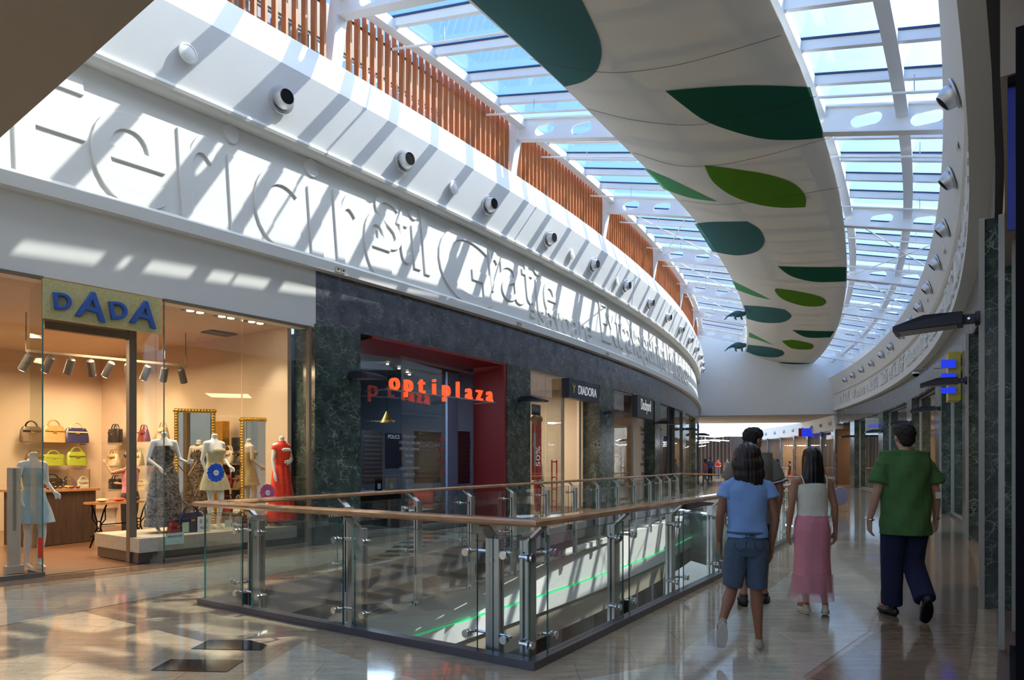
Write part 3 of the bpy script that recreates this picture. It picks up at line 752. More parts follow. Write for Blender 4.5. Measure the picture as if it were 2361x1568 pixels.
for i in range(14):
    p = -35.39+1.673*i
    if p > -13: break
    o = nz if i == 0 else dup(nz)
    o.location = PL(p, .18, 7.36); o.rotation_euler.z = rad(p)-.15
    o['label'] = '%s round air nozzle from the camera on the white bulkhead above the left shops' % ORD[i]; o['group'] = 'air nozzles on the left bulkhead'
nz2 = make_nozzle('air_nozzle', '', .92, .65, .31)
for i, p in enumerate([-33.25, -31.5, -29.9, -28.35, -26.87, -25.45, -24.06, -22.65, -21.1, -19.8, -18.3, -16.9, -15.6, -14.5]):
    o = nz2 if i == 0 else dup(nz2)
    o.location = PR(p, -.27, 6.36); o.rotation_euler.z = rad(p)+PI
    o['label'] = '%s silver air nozzle from the camera on the curved bulkhead at right' % ORD[i]; o['group'] = 'air nozzles on the right bulkhead'
def speaker_disc(loc, rz, label, r=.13, grp='small round speakers'):
    m = MB(); m.use('white_plaster').lathe([(0, -.01), (r, -.01), (r, .012), (r*.82, .02), (r*.78, .012), (r*.7, .018), (0, .022)], 24, mtx=rotY(PI/2)); o = m.obj('round_speaker', loc=loc, rz=rz)
    tag(o, label, 'speaker', grp)
for i, (px, py) in enumerate([(434, 123), (1047, 433), (1320, 587), (1424, 650)]):
    p = phiL(px, .2); q = PL(p, .2); Y = q.y; speaker_disc((q.x, q.y, CZ+(HY-py)*Y/F), rad(p), '%s small white round speaker flush in the left bulkhead between the nozzles' % ORD[i], .14, 'flush speakers in the left bulkhead')
for i, p in enumerate([-32.4, -29.1, -26.2, -23.3, -20.4]):
    speaker_disc(PR(p, -.24, 6.3), rad(p)+PI, '%s small round speaker between the nozzles on the right bulkhead' % ORD[i], .11, 'flush speakers in the right bulkhead')
for i, (px, py) in enumerate([(797, 622), (1208, 746), (1410, 817)]):
    p = phiL(px, .31); q = PL(p, .18); z = CZ+(HY-py)*q.y/F
    m = MB(); m.use('cream_panel')
    for d in (-.06, .06): m.box((0, d, 0), (.02, .09, .09)); 
    m.use('dark_steel')
    for d in (-.06, .06): m.lathe([(0, 0), (.02, 0), (.02, .012), (0, .012)], 12, c=(.005, d, 0), mtx=rotY(PI/2))
    tag(m.obj('wall_socket', loc=(q.x, q.y, 4.86), rz=rad(p)), ['pair of small sockets on the ledge above the left edge of the marble header', 'pair of small sockets on the ledge over the sign with yellow emblem', 'pair of small sockets on the ledge furthest along'][i], 'socket', 'sockets on the ledge')
# ================================================================ WALL LAMPS
def make_lamp():
    root = thing('wall_lamp', '', 'wall lamp')
    m = MB(); m.use('navy_lamp')
    m.lathe([(0, 0), (.075, 0), (.075, .04), (0, .04)], 20, mtx=rotY(PI/2)); m.box((.09, 0, 0), (.12, .08, .09)); m.obj('bracket', root, bevel=.004)
    m = MB(); m.use('navy_lamp')
    L_, W = .60, .20
    x0 = .14
    vs = [(x0, -W*.75, -.055), (x0+L_, -W, -.085), (x0+L_, W, -.085), (x0, W*.75, -.055), (x0, -W*.75, .06), (x0+L_*.55, -W*.95, .055), (x0+L_, -W, -.035), (x0+L_, W, -.035), (x0+L_*.55, W*.95, .055), (x0, W*.75, .06)]
    m.add(vs, [(0, 3, 2, 1), (4, 5, 8, 9), (5, 6, 7, 8), (1, 2, 7, 6), (0, 4, 9, 3), (0, 1, 6, 5, 4), (3, 9, 8, 7, 2)])
    h = m.obj('lamp_head', root)
    m = MB(); m.use('grey_frame').add([(x0+.05, -W*.6, -.062), (x0+L_-.05, -W*.85, -.086), (x0+L_-.05, W*.85, -.086), (x0+.05, W*.6, -.062)], [(0, 3, 2, 1)]); m.obj('lamp_glass', h)
    m = MB(); m.use('bright_steel').lathe([(0, 0), (.012, 0), (.012, .1), (0, .1)], 10, c=(.09, -.05, 0), mtx=Matrix.Rotation(-PI/2, 3, 'X')); m.obj('pivot_bolt', h)
    return root
lm = make_lamp(); first = True
for i, p in enumerate([-34.45, -31.1, -27.85, -24.3, -20.8, -17.0]):
    o = lm if i == 0 else dup(lm); o.location = PL(p, .0, 3.02); o.rotation_euler.z = rad(p)
    o['label'] = '%s dark wedge shaped lamp on a marble pier at left, counted from the camera' % ORD[i]; o['group'] = 'wedge lamps on the left piers'
for i, p in enumerate([-34.68, -30.95, -26.9, -22.9, -18.9, -15.0]):
    o = dup(lm); o.location = PR(p, -.02, [2.88, 2.95, 2.95, 2.95, 2.95, 2.95][i]); o.rotation_euler.z = rad(p)+PI
    o['label'] = '%s dark wedge shaped lamp on the piers at right, counted from the camera' % ORD[i]; o['group'] = 'wedge lamps on the right piers'
# small hanging ornaments near the far roof
for i, (px, py, Y) in enumerate([(1702, 724, 33.0), (1703, 797, 38.0)]):
    q = at(px, py, Y); m = MB(); m.use('leaf_teal'); k = Y/33*.9
    m.ball((0, 0, 0), .26*k, 12, (1.3, .5, .7)); m.ball((.3*k, 0, .02), .12*k, 10); m.tube([(-.3*k, 0, 0), (-.55*k, 0, -.12*k), (-.75*k, 0, -.3*k)], [.1*k, .05*k, .02], 6)
    for sx_ in (-.15, .18):
        m.tube([(sx_*k, .08, -.1*k), (sx_*k+.1, .2*k, -.28*k)], [.06*k, .03*k], 6); m.tube([(sx_*k, -.08, -.1*k), (sx_*k-.1, -.2*k, -.3*k)], [.06*k, .03*k], 6)
    m.use('steel').tube([(0, 0, .1), (0, 0, zroof(off_of(q.x, q.y))-.25-q.z)], .008, 4)
    o = m.obj('hanging_ornament', loc=q); tag(o, ['small green hanging ornament beside the canopy', 'smaller green hanging ornament below and beyond the other one'][i], 'ornament', 'green ornaments by the canopy')
# CCTV domes on the right header
for i, (px, py) in enumerate([(2117, 853)]):
    p = -25.0; q = PR(p, .02, 0); z = 4.35
    m = MB(); m.use('grey_frame').tube([(0, 0, .12), (.35, 0, .12), (.35, 0, .05)], .02, 8); m.use('white_steel').lathe([(0, .06), (.1, .04), (.12, -.02), (0, -.02)], 16, c=(.35, 0, 0)); m.use('black').ball((.35, 0, -.02), .1, 14)
    tag(m.obj('dome_camera', loc=(q.x, q.y, z), rz=rad(p)+PI), 'white dome security camera on an arm from the right header', 'camera')
# ================================================================ RAILINGS
def make_post():
    """local: x = along the rail, y = toward the opening, origin on the kerb line"""
    r = bpy.data.objects.new('post', None); COL.objects.link(r)
    m = MB(); m.use('steel')
    m.bbox((-.06, .10, -.66), (.06, .125, .88)); m.bbox((-.06, .145, -.66), (.06, .17, .88)); m.bbox((-.055, .12, -.60), (.055, .15, -.2)); m.bbox((-.055, .12, .80), (.055, .15, .88)); m.bbox((-.05, .03, -.30), (.05, .12, -.10))
    for z in (-.5, -.3, .72): m.lathe([(0, 0), (.014, 0), (.014, .016), (0, .016)], 10, c=(0, .085, z), mtx=Matrix.Rotation(-PI/2, 3, 'X'))
    m.obj('post_bar', r)
    m = MB(); m.use('steel').beam((0, .13, .87), (0, .0, .985), .09, .018, up=Vector((0, 1, 1))); m.obj('bracket_arm', r)
    for z in (.17, .78):
        m = MB(); m.use('bright_steel')
        m.tube([(-.17, .03, z), (-.17, .10, z), (-.15, .12, z), (.15, .12, z), (.17, .10, z), (.17, .03, z)], .012, 8)
        for x in (-.17, .17):
            for y0, y1 in ((.022, .036), (-.012, .002)): m.lathe([(0, y0), (.030, y0), (.030, y1), (0, y1)], 16, c=(x, 0, z), mtx=Matrix.Rotation(-PI/2, 3, 'X'))
        m.obj('glass_clamp', r)
    return r
post0 = make_post(); used_post = [False]
def get_post(parent, loc, rz):
    if not used_post[0]: o = post0; used_post[0] = True
    else: o = dup(post0)
    o.parent = parent; o.location = loc; o.rotation_euler.z = rz; return o
def railing(label, pts, posts, ext=(0, 0), grp=None):
    """pts: kerb polyline with the opening on the LEFT of travel; posts: arc lengths"""
    root = thing('railing', label, 'railing', (pts[0][0], pts[0][1], 0), 0, grp); o0 = Vector((pts[0][0], pts[0][1], 0))
    P = [Vector((x, y, 0))-o0 for x, y in pts]
    seg = [(P[i], P[i+1]) for i in range(len(P)-1)]
    def pt(s):
        for a, b in seg:
            L_ = (b-a).length
            if s <= L_+1e-6: return a+(b-a)*(s/L_), (b-a).normalized()
            s -= L_
        a, b = seg[-1]; return b+(b-a).normalized()*s, (b-a).normalized()
    tot = sum((b-a).length for a, b in seg)
    m = MB(); m.use('oak_rail'); vs = []; prof = [(-.055, 1.0), (.055, 1.0), (.072, 1.018), (.072, 1.038), (.05, 1.052), (-.05, 1.052), (-.072, 1.038), (-.072, 1.018)]
    A = [P[0]-(P[1]-P[0]).normalized()*ext[0]]+P[1:-1]+[P[-1]+(P[-1]-P[-2]).normalized()*ext[1]]
    for i, p in enumerate(A):
        d0 = (A[i]-A[i-1]).normalized() if i else (A[1]-A[0]).normalized(); d1 = (A[i+1]-A[i]).normalized() if i < len(A)-1 else d0
        if i == 0: nrm = mitre.get((label, 0)) or Vector((-d1.y, d1.x, 0))
        elif i == len(A)-1: nrm = mitre.get((label, 1)) or Vector((-d0.y, d0.x, 0))
        else: nrm = (Vector((-d0.y, d0.x, 0))+Vector((-d1.y, d1.x, 0))).normalized()
        for a, z in prof: vs.append(p+nrm*a+Vector((0, 0, z)))
    k = len(prof); fs = []
    for i in range(len(A)-1):
        for j in range(k): fs.append((i*k+j, i*k+(j+1) % k, (i+1)*k+(j+1) % k, (i+1)*k+j))
    fs += [tuple(range(k-1, -1, -1)), tuple((len(A)-1)*k+j for j in range(k))]
    m.add(vs, fs); m.obj('handrail', root)
    for s in posts:
        p, d = pt(s); get_post(root, p, math.atan2(d.y, d.x))
    st = [0.0]+list(posts)+[tot]
    for a, b in zip(st, st[1:]):
        if b-a < .35: continue
        g0 = a+(.07 if a > 0 else .03); g1 = b-(.07 if b < tot else .03)
        p, d = pt(g0+.001); q, _ = pt(g1-.001); d = (q-p).normalized(); n = Vector((-d.y, d.x, 0)); L_ = (q-p).length
        gm = MB(); gm.use('clear_glass'); mid = (p+q)/2
        gm.box((mid.x+n.x*.012, mid.y+n.y*.012, .49), (L_, .012, .86), math.atan2(d.y, d.x))
        gm.use('glass_edge')
        for e in (p, q): gm.box((e.x+n.x*.012, e.y+n.y*.012, .49), (.003, .0125, .861), math.atan2(d.y, d.x))
        gm.box((mid.x+n.x*.012, mid.y+n.y*.012, .9205), (L_, .0125, .003), math.atan2(d.y, d.x))
        gm.obj('glass_panel', root)
    return root
def mit(p0, p1, p2):
    d0 = (Vector(p1)-Vector(p0)).normalized(); d1 = (Vector(p2)-Vector(p1)).normalized()
    n = (Vector((-d0.y, d0.x, 0))+Vector((-d1.y, d1.x, 0))); n.normalize(); return n/max(.3, n.dot(Vector((-d1.y, d1.x, 0))))
H_ = HOLE; mitre = {}
LF, LRt, LLf, LC = 'front railing of glass with timber handrail across the near end of the floor opening', 'long right hand railing of glass and timber beside the walking people', 'long left hand railing of glass and timber below the shop signs', 'far cross railing of glass and timber at the end of the floor opening'
a_ = (H_[0][0], H_[0][1])
mitre[(LF, 0)] = mit(H_[7], H_[0], H_[1]); mitre[(LF, 1)] = mit(H_[0], H_[1], H_[2]); mitre[(LRt, 0)] = mitre[(LF, 1)]; mitre[(LRt, 1)] = mit(H_[3], H_[4], H_[5])
mitre[(LC, 0)] = mitre[(LRt, 1)]; mitre[(LC, 1)] = mit(H_[4], H_[5], H_[6]); mitre[(LLf, 0)] = mitre[(LC, 1)]; mitre[(LLf, 1)] = mitre[(LF, 0)]
railing(LF, [H_[0], H_[1]], [.73, 2.13, 3.56])
dR = sum((Vector(H_[i+1])-Vector(H_[i])).length for i in (1, 2, 3))
railing(LRt, [H_[1], H_[2], H_[3], H_[4]], [.16]+[1.66+1.5*i for i in range(int((dR-1.8)/1.5)+1)])
railing(LC, [H_[4], H_[5]], [.4, 1.9, 3.4, 4.9])
dL = sum((Vector(H_[i+1 if i < 7 else 0])-Vector(H_[i])).length for i in (5, 6, 7))
railing(LLf, [H_[5], H_[6], H_[7], H_[0]], [dL-.55-1.5*i for i in range(int((dL-.6)/1.5), -1, -1)])
# ================================================================ FIGURES
def V3(*a): return Vector(a)
class Blob:
    """closed overlapping volumes that are fused into one continuous surface"""
    def __init__(s): s.m = MB(); s.m.use('white_plaster')
    def cap(s, pts, n=12, flat=None):
        """pts: [(point, radius)] tapered limb with rounded ends. flat=(axis vector, factor) squashes sections"""
        P = [Vector(p) for p, r in pts]; R = [r for p, r in pts]; out = []; rr = []
        d0 = (P[1]-P[0]).normalized(); d1 = (P[-1]-P[-2]).normalized()
        for a in (1.45, 1.05, .55): out.append(P[0]-d0*R[0]*math.sin(a)); rr.append(R[0]*math.cos(a))
        out += P; rr += R
        for a in (.55, 1.05, 1.45): out.append(P[-1]+d1*R[-1]*math.sin(a)); rr.append(R[-1]*math.cos(a))
        st = len(s.m.v); s.m.tube(out, rr, n)
        return s
    def flat(s, pts, n=16): s.m.tube([p for p, r in pts], [r for p, r in pts], n); return s
    def ell(s, c, r, rot=None, n=16): s.m.ball(c, 1.0, n, r, rot); return s
    def loft(s, rings, n=20):
        """rings: (centre, half width x, half depth y[, yaw][, superellipse p])"""
        vs = []
        for g in rings:
            c, a, b = Vector(g[0]), g[1], g[2]; yaw = g[3] if len(g) > 3 else 0; e = g[4] if len(g) > 4 else 2.0
            for k in range(n):
                t = 2*PI*k/n; ct, st_ = math.cos(t), math.sin(t)
                x = a*math.copysign(abs(ct)**(2/e), ct); y = b*math.copysign(abs(st_)**(2/e), st_)
                vs.append(c+Vector((x*math.cos(yaw)-y*math.sin(yaw), x*math.sin(yaw)+y*math.cos(yaw), 0)))
        fs = []
        for i in range(len(rings)-1):
            for k in range(n): fs.append((i*n+k, i*n+(k+1) % n, (i+1)*n+(k+1) % n, (i+1)*n+k))
        fs += [tuple(range(n-1, -1, -1)), tuple((len(rings)-1)*n+k for k in range(n))]
        s.m.add(vs, fs); return s
    def build(s, name, matn, parent, voxel=.012, smooth=4, cuts=(), disp=None):
        me = bpy.data.meshes.new('t'); me.from_pydata(s.m.v, [], s.m.f); o = bpy.data.objects.new('t', me); COL.objects.link(o)
        a = o.modifiers.new('r', 'REMESH'); a.mode = 'VOXEL'; a.voxel_size = voxel
        b = o.modifiers.new('s', 'SMOOTH'); b.factor = .5; b.iterations = smooth
        bpy.context.view_layer.update()
        me2 = bpy.data.meshes.new_from_object(o.evaluated_get(bpy.context.evaluated_depsgraph_get()))
        bpy.data.objects.remove(o); bpy.data.meshes.remove(me)
        bm = bmesh.new(); bm.from_mesh(me2)
        for co, no in cuts:      # remove what lies on the side the normal points to
            bmesh.ops.bisect_plane(bm, geom=bm.verts[:]+bm.edges[:]+bm.faces[:], plane_co=co, plane_no=no, clear_outer=True)
        if disp:
            bm.normal_update()
            for v in bm.verts: v.co += v.normal*disp(v.co)
        for f in bm.faces: f.smooth = True
        bm.to_mesh(me2); bm.free(); me2.materials.clear(); me2.materials.append(MATS[matn]); me2.name = name
        ob = bpy.data.objects.new(name, me2); COL.objects.link(ob); ob.parent = parent
        return ob
def hand(B, wrist, dirv, side, curl=.5, k=1.0, palm_n=None):
    """side +1: thumb toward palm_x; palm normal n points to the thigh"""
    d = Vector(dirv).normalized(); n = Vector(palm_n or (side*-1, 0, 0)); n = (n-d*n.dot(d)).normalized(); x = d.cross(n).normalized()  # x across the palm
    if x.y < 0: x = -x                                                                           # index side forward
    w = Vector(wrist)
    B.cap([(w, .024*k), (w+d*.03*k, .026*k)])
    for a in (-.027, -.009, .009, .027): B.cap([(w+d*.02*k+x*a*.7*k, .016*k), (w+d*.095*k+x*a*k, .0135*k)])
    for a, L_ in ((.029, .072), (.010, .082), (-.010, .076), (-.029, .060)):
        p0 = w+d*.092*k+x*a*k; r = .0088*k; c = curl; p = p0; dd = d.copy(); pts = [(p, r)]
        for j, f in enumerate((.45, .32, .23)):
            dd = (dd*math.cos(c*.55)+n*math.sin(c*.55)).normalized(); p = p+dd*L_*f*k; r *= .93; pts.append((p, r))
        B.cap(pts, 8)
    t0 = w+d*.03*k+x*.028*k; t1 = t0+d*.035*k+x*.022*k+n*.014*k; t2 = t1+d*.034*k+x*.004*k+n*.014*k; B.cap([(t0, .015*k), (t1, .0115*k), (t2, .009*k)], 8)
def head_parts(B, c, k, yaw, face=True):
    R = Matrix.Rotation(yaw, 3, 'Z'); c = Vector(c)
    def q(x, y, z): return c+R @ Vector((x*k, y*k, z*k))
    B.ell(q(0, -.012, .025), (.076*k, .093*k, .092*k), R); B.ell(q(0, .022, -.035), (.058*k, .070*k, .078*k), R)
    B.cap([(q(0, .06, -.085), .030*k), (q(0, .045, -.075), .036*k)])
    for s_ in (-1, 1):
        B.ell(q(s_*.078, -.01, -.012), (.012*k, .020*k, .032*k), R @ Matrix.Rotation(s_*.3, 3, 'Z'), 10)
    if face:
        B.cap([(q(0, .092, .012), .009*k), (q(0, .112, -.022), .014*k)], 8)
        B.cap([(q(-.02, .087, -.058), .009*k), (q(0, .093, -.058), .010*k), (q(.02, .087, -.058), .009*k)], 8)
        for s_ in (-1, 1): B.cap([(q(s_*.018, .086, .028), .009*k), (q(s_*.048, .072, .028), .009*k)], 8)
def eyes(parent, c, k, yaw):
    R = Matrix.Rotation(yaw, 3, 'Z'); m = MB(); m.use('white_plaster')
    for s_ in (-1, 1):
        p = Vector(c)+R @ Vector((s_*.032*k, .078*k, .005*k)); m.use('white_plaster').ball(p, .012*k, 10); m.use('black').ball(p+R @ Vector((0, .008*k, 0)), .006*k, 8)
    m.obj('eyes', parent)
mat('skin_tan', (.36, .17, .095), .5, noise=(9, .08)); mat('skin_fair', (.50, .28, .19), .5, noise=(9, .06)); mat('skin_brown', (.30, .13, .07), .5, noise=(9, .08))
mat_streak('dark_hair', [(.006, .004, .004), (.016, .010, .008), (.030, .017, .012)], (60, 60, 5), .45)
mat_streak('black_hair', [(.004, .003, .004), (.010, .007, .007), (.018, .012, .011)], (60, 60, 4), .38)
mat_streak('short_hair', [(.006, .005, .004), (.014, .009, .007), (.022, .013, .009)], (50, 50, 30), .8)
mat('sky_blue_cotton', (.21, .37, .68), .85, noise=(6, .08), bump=.35, bscale=14); mat('denim', (.075, .11, .16), .9, noise=(30, .25), bump=.3, bscale=25)
mat('dark_denim', (.008, .012, .045), .9, noise=(20, .25), bump=.35, bscale=16); mat('cream_cotton', (.72, .70, .58), .85, noise=(6, .06), bump=.4, bscale=22)
mat('green_polo', (.06, .155, .045), .9, noise=(8, .12), bump=.5, bscale=9); mat('taupe_polo', (.17, .155, .12), .9, noise=(8, .1), bump=.4, bscale=12)
mat('pink_skirt', (.66, .25, .31), .85, noise=(5, .08), bump=.4, bscale=14); mat('pink_chiffon', (.70, .36, .38), .8, alpha=.45)
mat('sole_white', (.55, .52, .45), .7); mat('canvas_shoe', (.42, .34, .28), .85, noise=(60, .35)); mat('black_leather', (.012, .011, .011), .4)
mat('white_cloth', (.75, .75, .73), .8); mat('navy_cloth', (.02, .025, .08), .8); mat('magenta_cloth', (.45, .06, .13), .8); mat('blue_shirt', (.10, .18, .42), .8); mat('red_cloth', (.42, .02, .02), .8); mat('purple_cloth', (.09, .04, .22), .8)
mat('grey_cloth', (.08, .09, .08), .8); mat('camo_cloth', (.14, .13, .08), .85, noise=(14, .6)); mat('mannequin_white', (.74, .76, .76), .35); mat('gold', (.50, .28, .05), .3, .8, noise=(25, .4)); mat('silver', (.6, .6, .6), .2, 1)
def folds(seed, amp, fz=9.0, fx=14.0):
    r = random.Random(seed); a, b, c = [r.uniform(0, 6) for _ in range(3)]
    return lambda p: amp*(math.sin(p.x*fx+p.z*fz+a)*math.sin(p.z*fz*1.3-p.x*5+b)+.6*math.sin(p.x*fx*2.1-p.z*fz*1.9+c)+.55*abs(math.sin(p.x*fx*1.3+p.z*fz*2.3+a+2*math.sin(p.z*4+b)))-.2)
def person(label, loc, rz, H, arms, legs, skin='skin_tan', hair=('short', 'short_hair'), top=None, bottom=None, shoes=None, build=1.0, head_yaw=0.0, lean=0.0, extras=None, voxel=.010, detail=True, group=None, shoulder=.185, head_k=None):
    """arms/legs: dicts l/r with joint positions for a 1.75 m body, x right, y forward. bottom: (kind, material, hem z)"""
    root = thing('person', label, 'person', loc, rz, group); s = H/1.75; w = build
    def q(p): return Vector((p[0], p[1]+lean*(p[2]-.9 if p[2] > .9 else 0), p[2]))*s
    hk = s*1.0 if head_k is None else head_k
    hc = q((0, .02, 1.63))
    B = Blob(); T = lambda z, a, b, y=0: (q((0, y, z)), a*s*w, b*s*w)
    B.loft([T(.84, .12, .09), T(.92, .155, .105), T(1.0, .15, .10), T(1.08, .135, .092), T(1.18, .145, .098), T(1.30, .165, .108), T(1.37, .150, .096), T(1.42, .115, .080), T(1.46, .075, .062), T(1.50, .055, .055)])
    for sd in (-1, 1): B.cap([(q((sd*.06, 0, 1.435)), .045*s*w), (q((sd*shoulder*.93, 0, 1.39)), .046*s*w)])
    B.cap([(q((0, -.005, 1.46)), .056*s), (q((0, .01, 1.56)), .052*s)])
    head_parts(B, hc, hk, head_yaw, detail)
    for k_, sd in (('l', -1), ('r', 1)):
        A = arms[k_]; sh = q((sd*shoulder, 0, 1.39)); el = q(A[0]); wr = q(A[1])
        mid = el+(wr-el)*.3
        B.cap([(sh, .050*s*w), (sh+(el-sh)*.4, .044*s*w), (el, .036*s*w)]); B.cap([(el, .036*s*w), (mid, .037*s*w), (wr, .024*s*w)])
        hd = Vector(A[2]) if len(A) > 2 else (wr-el)
        if detail: hand(B, wr, hd, sd, A[3] if len(A) > 3 else .5, s*1.0)
        else: B.cap([(wr, .025*s), (wr+hd.normalized()*.09*s, .035*s), (wr+hd.normalized()*.15*s, .02*s)])
    for k_, sd in (('l', -1), ('r', 1)):
        hp = q((sd*.085, 0, .90)); kn, an = q(legs[k_][0]), q(legs[k_][1]); toe = Vector(legs[k_][2])
        B.cap([(hp, .090*s*w), (hp+(kn-hp)*.5, .074*s*w), (kn, .052*s*w)]); B.cap([(kn, .052*s*w), (kn+(an-kn)*.3, .055*s*w), (kn+(an-kn)*.65, .040*s*w), (an, .031*s*w)])
        B.cap([(an, .034*s), (an+toe*.16*s+Vector((0, 0, -.03))*s*(1-abs(toe.z)), .028*s)])
    body = B.build('body', skin, root, voxel, 4)
    if detail and abs(head_yaw) > .3: eyes(root, hc, hk, head_yaw)
    # hair
    R = Matrix.Rotation(head_yaw, 3, 'Z'); hq = lambda x, y, z: hc+R @ (Vector((x, y, z))*hk)
    hb = Blob(); kind, hm = hair[:2]
    if kind == 'short':
        hb.ell(hq(0, -.022, .035), (.087*hk, .098*hk, .093*hk), R); hb.ell(hq(0, -.055, -.02), (.070*hk, .052*hk, .075*hk), R); hb.ell(hq(0, .02, .06), (.082*hk, .085*hk, .07*hk), R)
        hb.build('hair', hm, root, voxel*.8, 3, [(hq(0, .085, 0), R @ Vector((0, 1, .15)).normalized())], disp=folds(5, .003*s, 60, 55))
    elif kind == 'long':      # straight hair to the shoulder blades
        n_ = hair[2] if len(hair) > 2 else .30
        hb.loft([(hq(0, -.02, .135), .02*hk, .02*hk), (hq(0, -.02, .125), .05*hk, .055*hk), (hq(0, -.02, .09), .082*hk, .092*hk), (hq(0, -.022, .03), .098*hk, .105*hk), (hq(0, -.032, -.05), .104*hk, .095*hk), (hq(0, -.055, -.13), .112*hk, .075*hk), (hq(0, -.07, -.13-n_*.4), .115*hk, .052*hk), (hq(0, -.075, -.13-n_*.8), .098*hk, .04*hk), (hq(0, -.075, -.14-n_), .05*hk, .022*hk)])
        hb.build('hair', hm, root, voxel*.8, 3, [(hq(0, .055, 0), R @ Vector((0, 1, .05)).normalized())], disp=lambda p: .0045*math.sin(p.x*170)*(.5+.5*math.sin(p.x*61+p.z*7)))
    elif kind == 'bushy':
        hb.ell(hq(0, -.03, .035), (.112*hk, .118*hk, .108*hk), R); hb.ell(hq(0, -.05, -.04), (.132*hk, .102*hk, .12*hk), R); hb.ell(hq(.01, -.062, -.12), (.128*hk, .078*hk, .10*hk), R); hb.ell(hq(.03, -.07, -.18), (.09*hk, .05*hk, .075*hk), R)
        hb.build('hair', hm, root, voxel*.8, 2, [(hq(0, .05, 0), R @ Vector((0, 1, .05)).normalized())], disp=lambda p: .0025*math.sin(p.x*95+p.z*8)+.0015*math.sin(p.x*230+p.z*9))
    # clothes
    if top:
        c = Blob(); g = top.get('ease', .012)*s; zt = top.get('neck', 1.49); zb = top['hem']
        dk_ = top.get('deep', 1.0)
        def TT(z, a, b): return (q((0, 0, z)), a*s*w+g, b*s*w*dk_+g*1.2)
        rings = [TT(zb-.05, top.get('hw', .165), top.get('hd', .118))]
        for z, a, b in ((.80, .162, .125), (.86, .165, .125), (.92, .162, .120), (1.0, .155, .108), (1.08, .143, .102), (1.18, .152, .106), (1.30, .165, .113), (1.37, .158, .106), (1.42, .120, .088), (1.455, .080, .070), (1.50, .062, .060)):
            if z > zb+.02: rings.append(TT(z, max(a, top.get('minw', 0)), b))
        c.loft(rings)
        cuts = [(q((0, 0, zb)), (0, 0, -1)), (q((0, 0, zt)), Vector((0, .35, 1)).normalized())]
        if top.get('sleeve', 0):
            for k_, sd in (('l', -1), ('r', 1)):
                c.cap([(q((sd*.05, 0, 1.438)), .046*s*w), (q((sd*shoulder*.88, 0, 1.390)), .048*s*w+g*.4)])
                A = arms[k_]; sh = q((sd*shoulder, 0, 1.385)); el = q(A[0]); e = sh+(el-sh)*top['sleeve']
                c.cap([(sh, .050*s*w+g*.5), (sh+(e-sh)*.45, .052*s*w+g)]); c.flat([(sh, .045*s*w+g), (sh+(e-sh)*.5, .052*s*w+g), (e, top.get('cuff', .056)*s*w+g)])
        o = c.build('shirt', top['mat'], root, voxel*.9, 4, cuts, disp=folds(H*10, top.get('fold', .004)*s))
        sol = o.modifiers.new('cloth', 'SOLIDIFY'); sol.thickness = .003; sol.offset = 1
    if bottom:
        kind, bmn, hem = bottom[:3]; c = Blob(); ez = (bottom[3] if len(bottom) > 3 else .014)*s
        if kind in ('trousers', 'shorts'):
            c.loft([(q((0, 0, .80)), .135*s*w+ez, .095*s*w+ez), (q((0, -.01, .88)), .158*s*w+ez, .118*s*w+ez), (q((0, 0, .96)), .152*s*w+ez, .108*s*w+ez), (q((0, 0, 1.03)), .142*s*w+ez*.6, .098*s*w+ez*.6)])
            cuts = [(q((0, 0, 1.02)), (0, 0, 1))]
            for k_, sd in (('l', -1), ('r', 1)):
                hp = q((sd*.085, 0, .88)); kn, an = q(legs[k_][0]), q(legs[k_][1])
                if kind == 'shorts':
                    e = hp+(kn-hp)*hem; c.cap([(hp, .094*s*w+ez), (hp+(e-hp)*.3, .090*s*w+ez)]); c.flat([(hp, .092*s*w+ez), (hp+(e-hp)*.5, .084*s*w+ez), (e, .072*s*w+ez*1.2)])
                else:
                    d = (an-kn); c.cap([(hp, .094*s*w+ez), (hp+(kn-hp)*.5, .082*s*w+ez), (kn, .063*s*w+ez)]); c.flat([(kn, .063*s*w+ez), (kn+d*.5, .06*s*w+ez), (kn+d*1.0, .058*s*w+ez)])
            o = c.build(kind, bmn, root, voxel, 4, cuts, disp=folds(H*7, .003*s))
            sol = o.modifiers.new('cloth', 'SOLIDIFY'); sol.thickness = .004; sol.offset = 1
        if kind == 'skirt':
            pr = bottom[4]
            c.loft([(q((0, y, z)), a*s, b*s) for z, a, b, y in pr]); o = c.build('skirt', bmn, root, voxel, 5, [(q((0, 0, 1.04)), (0, 0, 1)), (q((0, 0, hem)), (0, 0, -1))], disp=folds(3, .004*s, 3, 22))
            sol = o.modifiers.new('cloth', 'SOLIDIFY'); sol.thickness = .003; sol.offset = 1
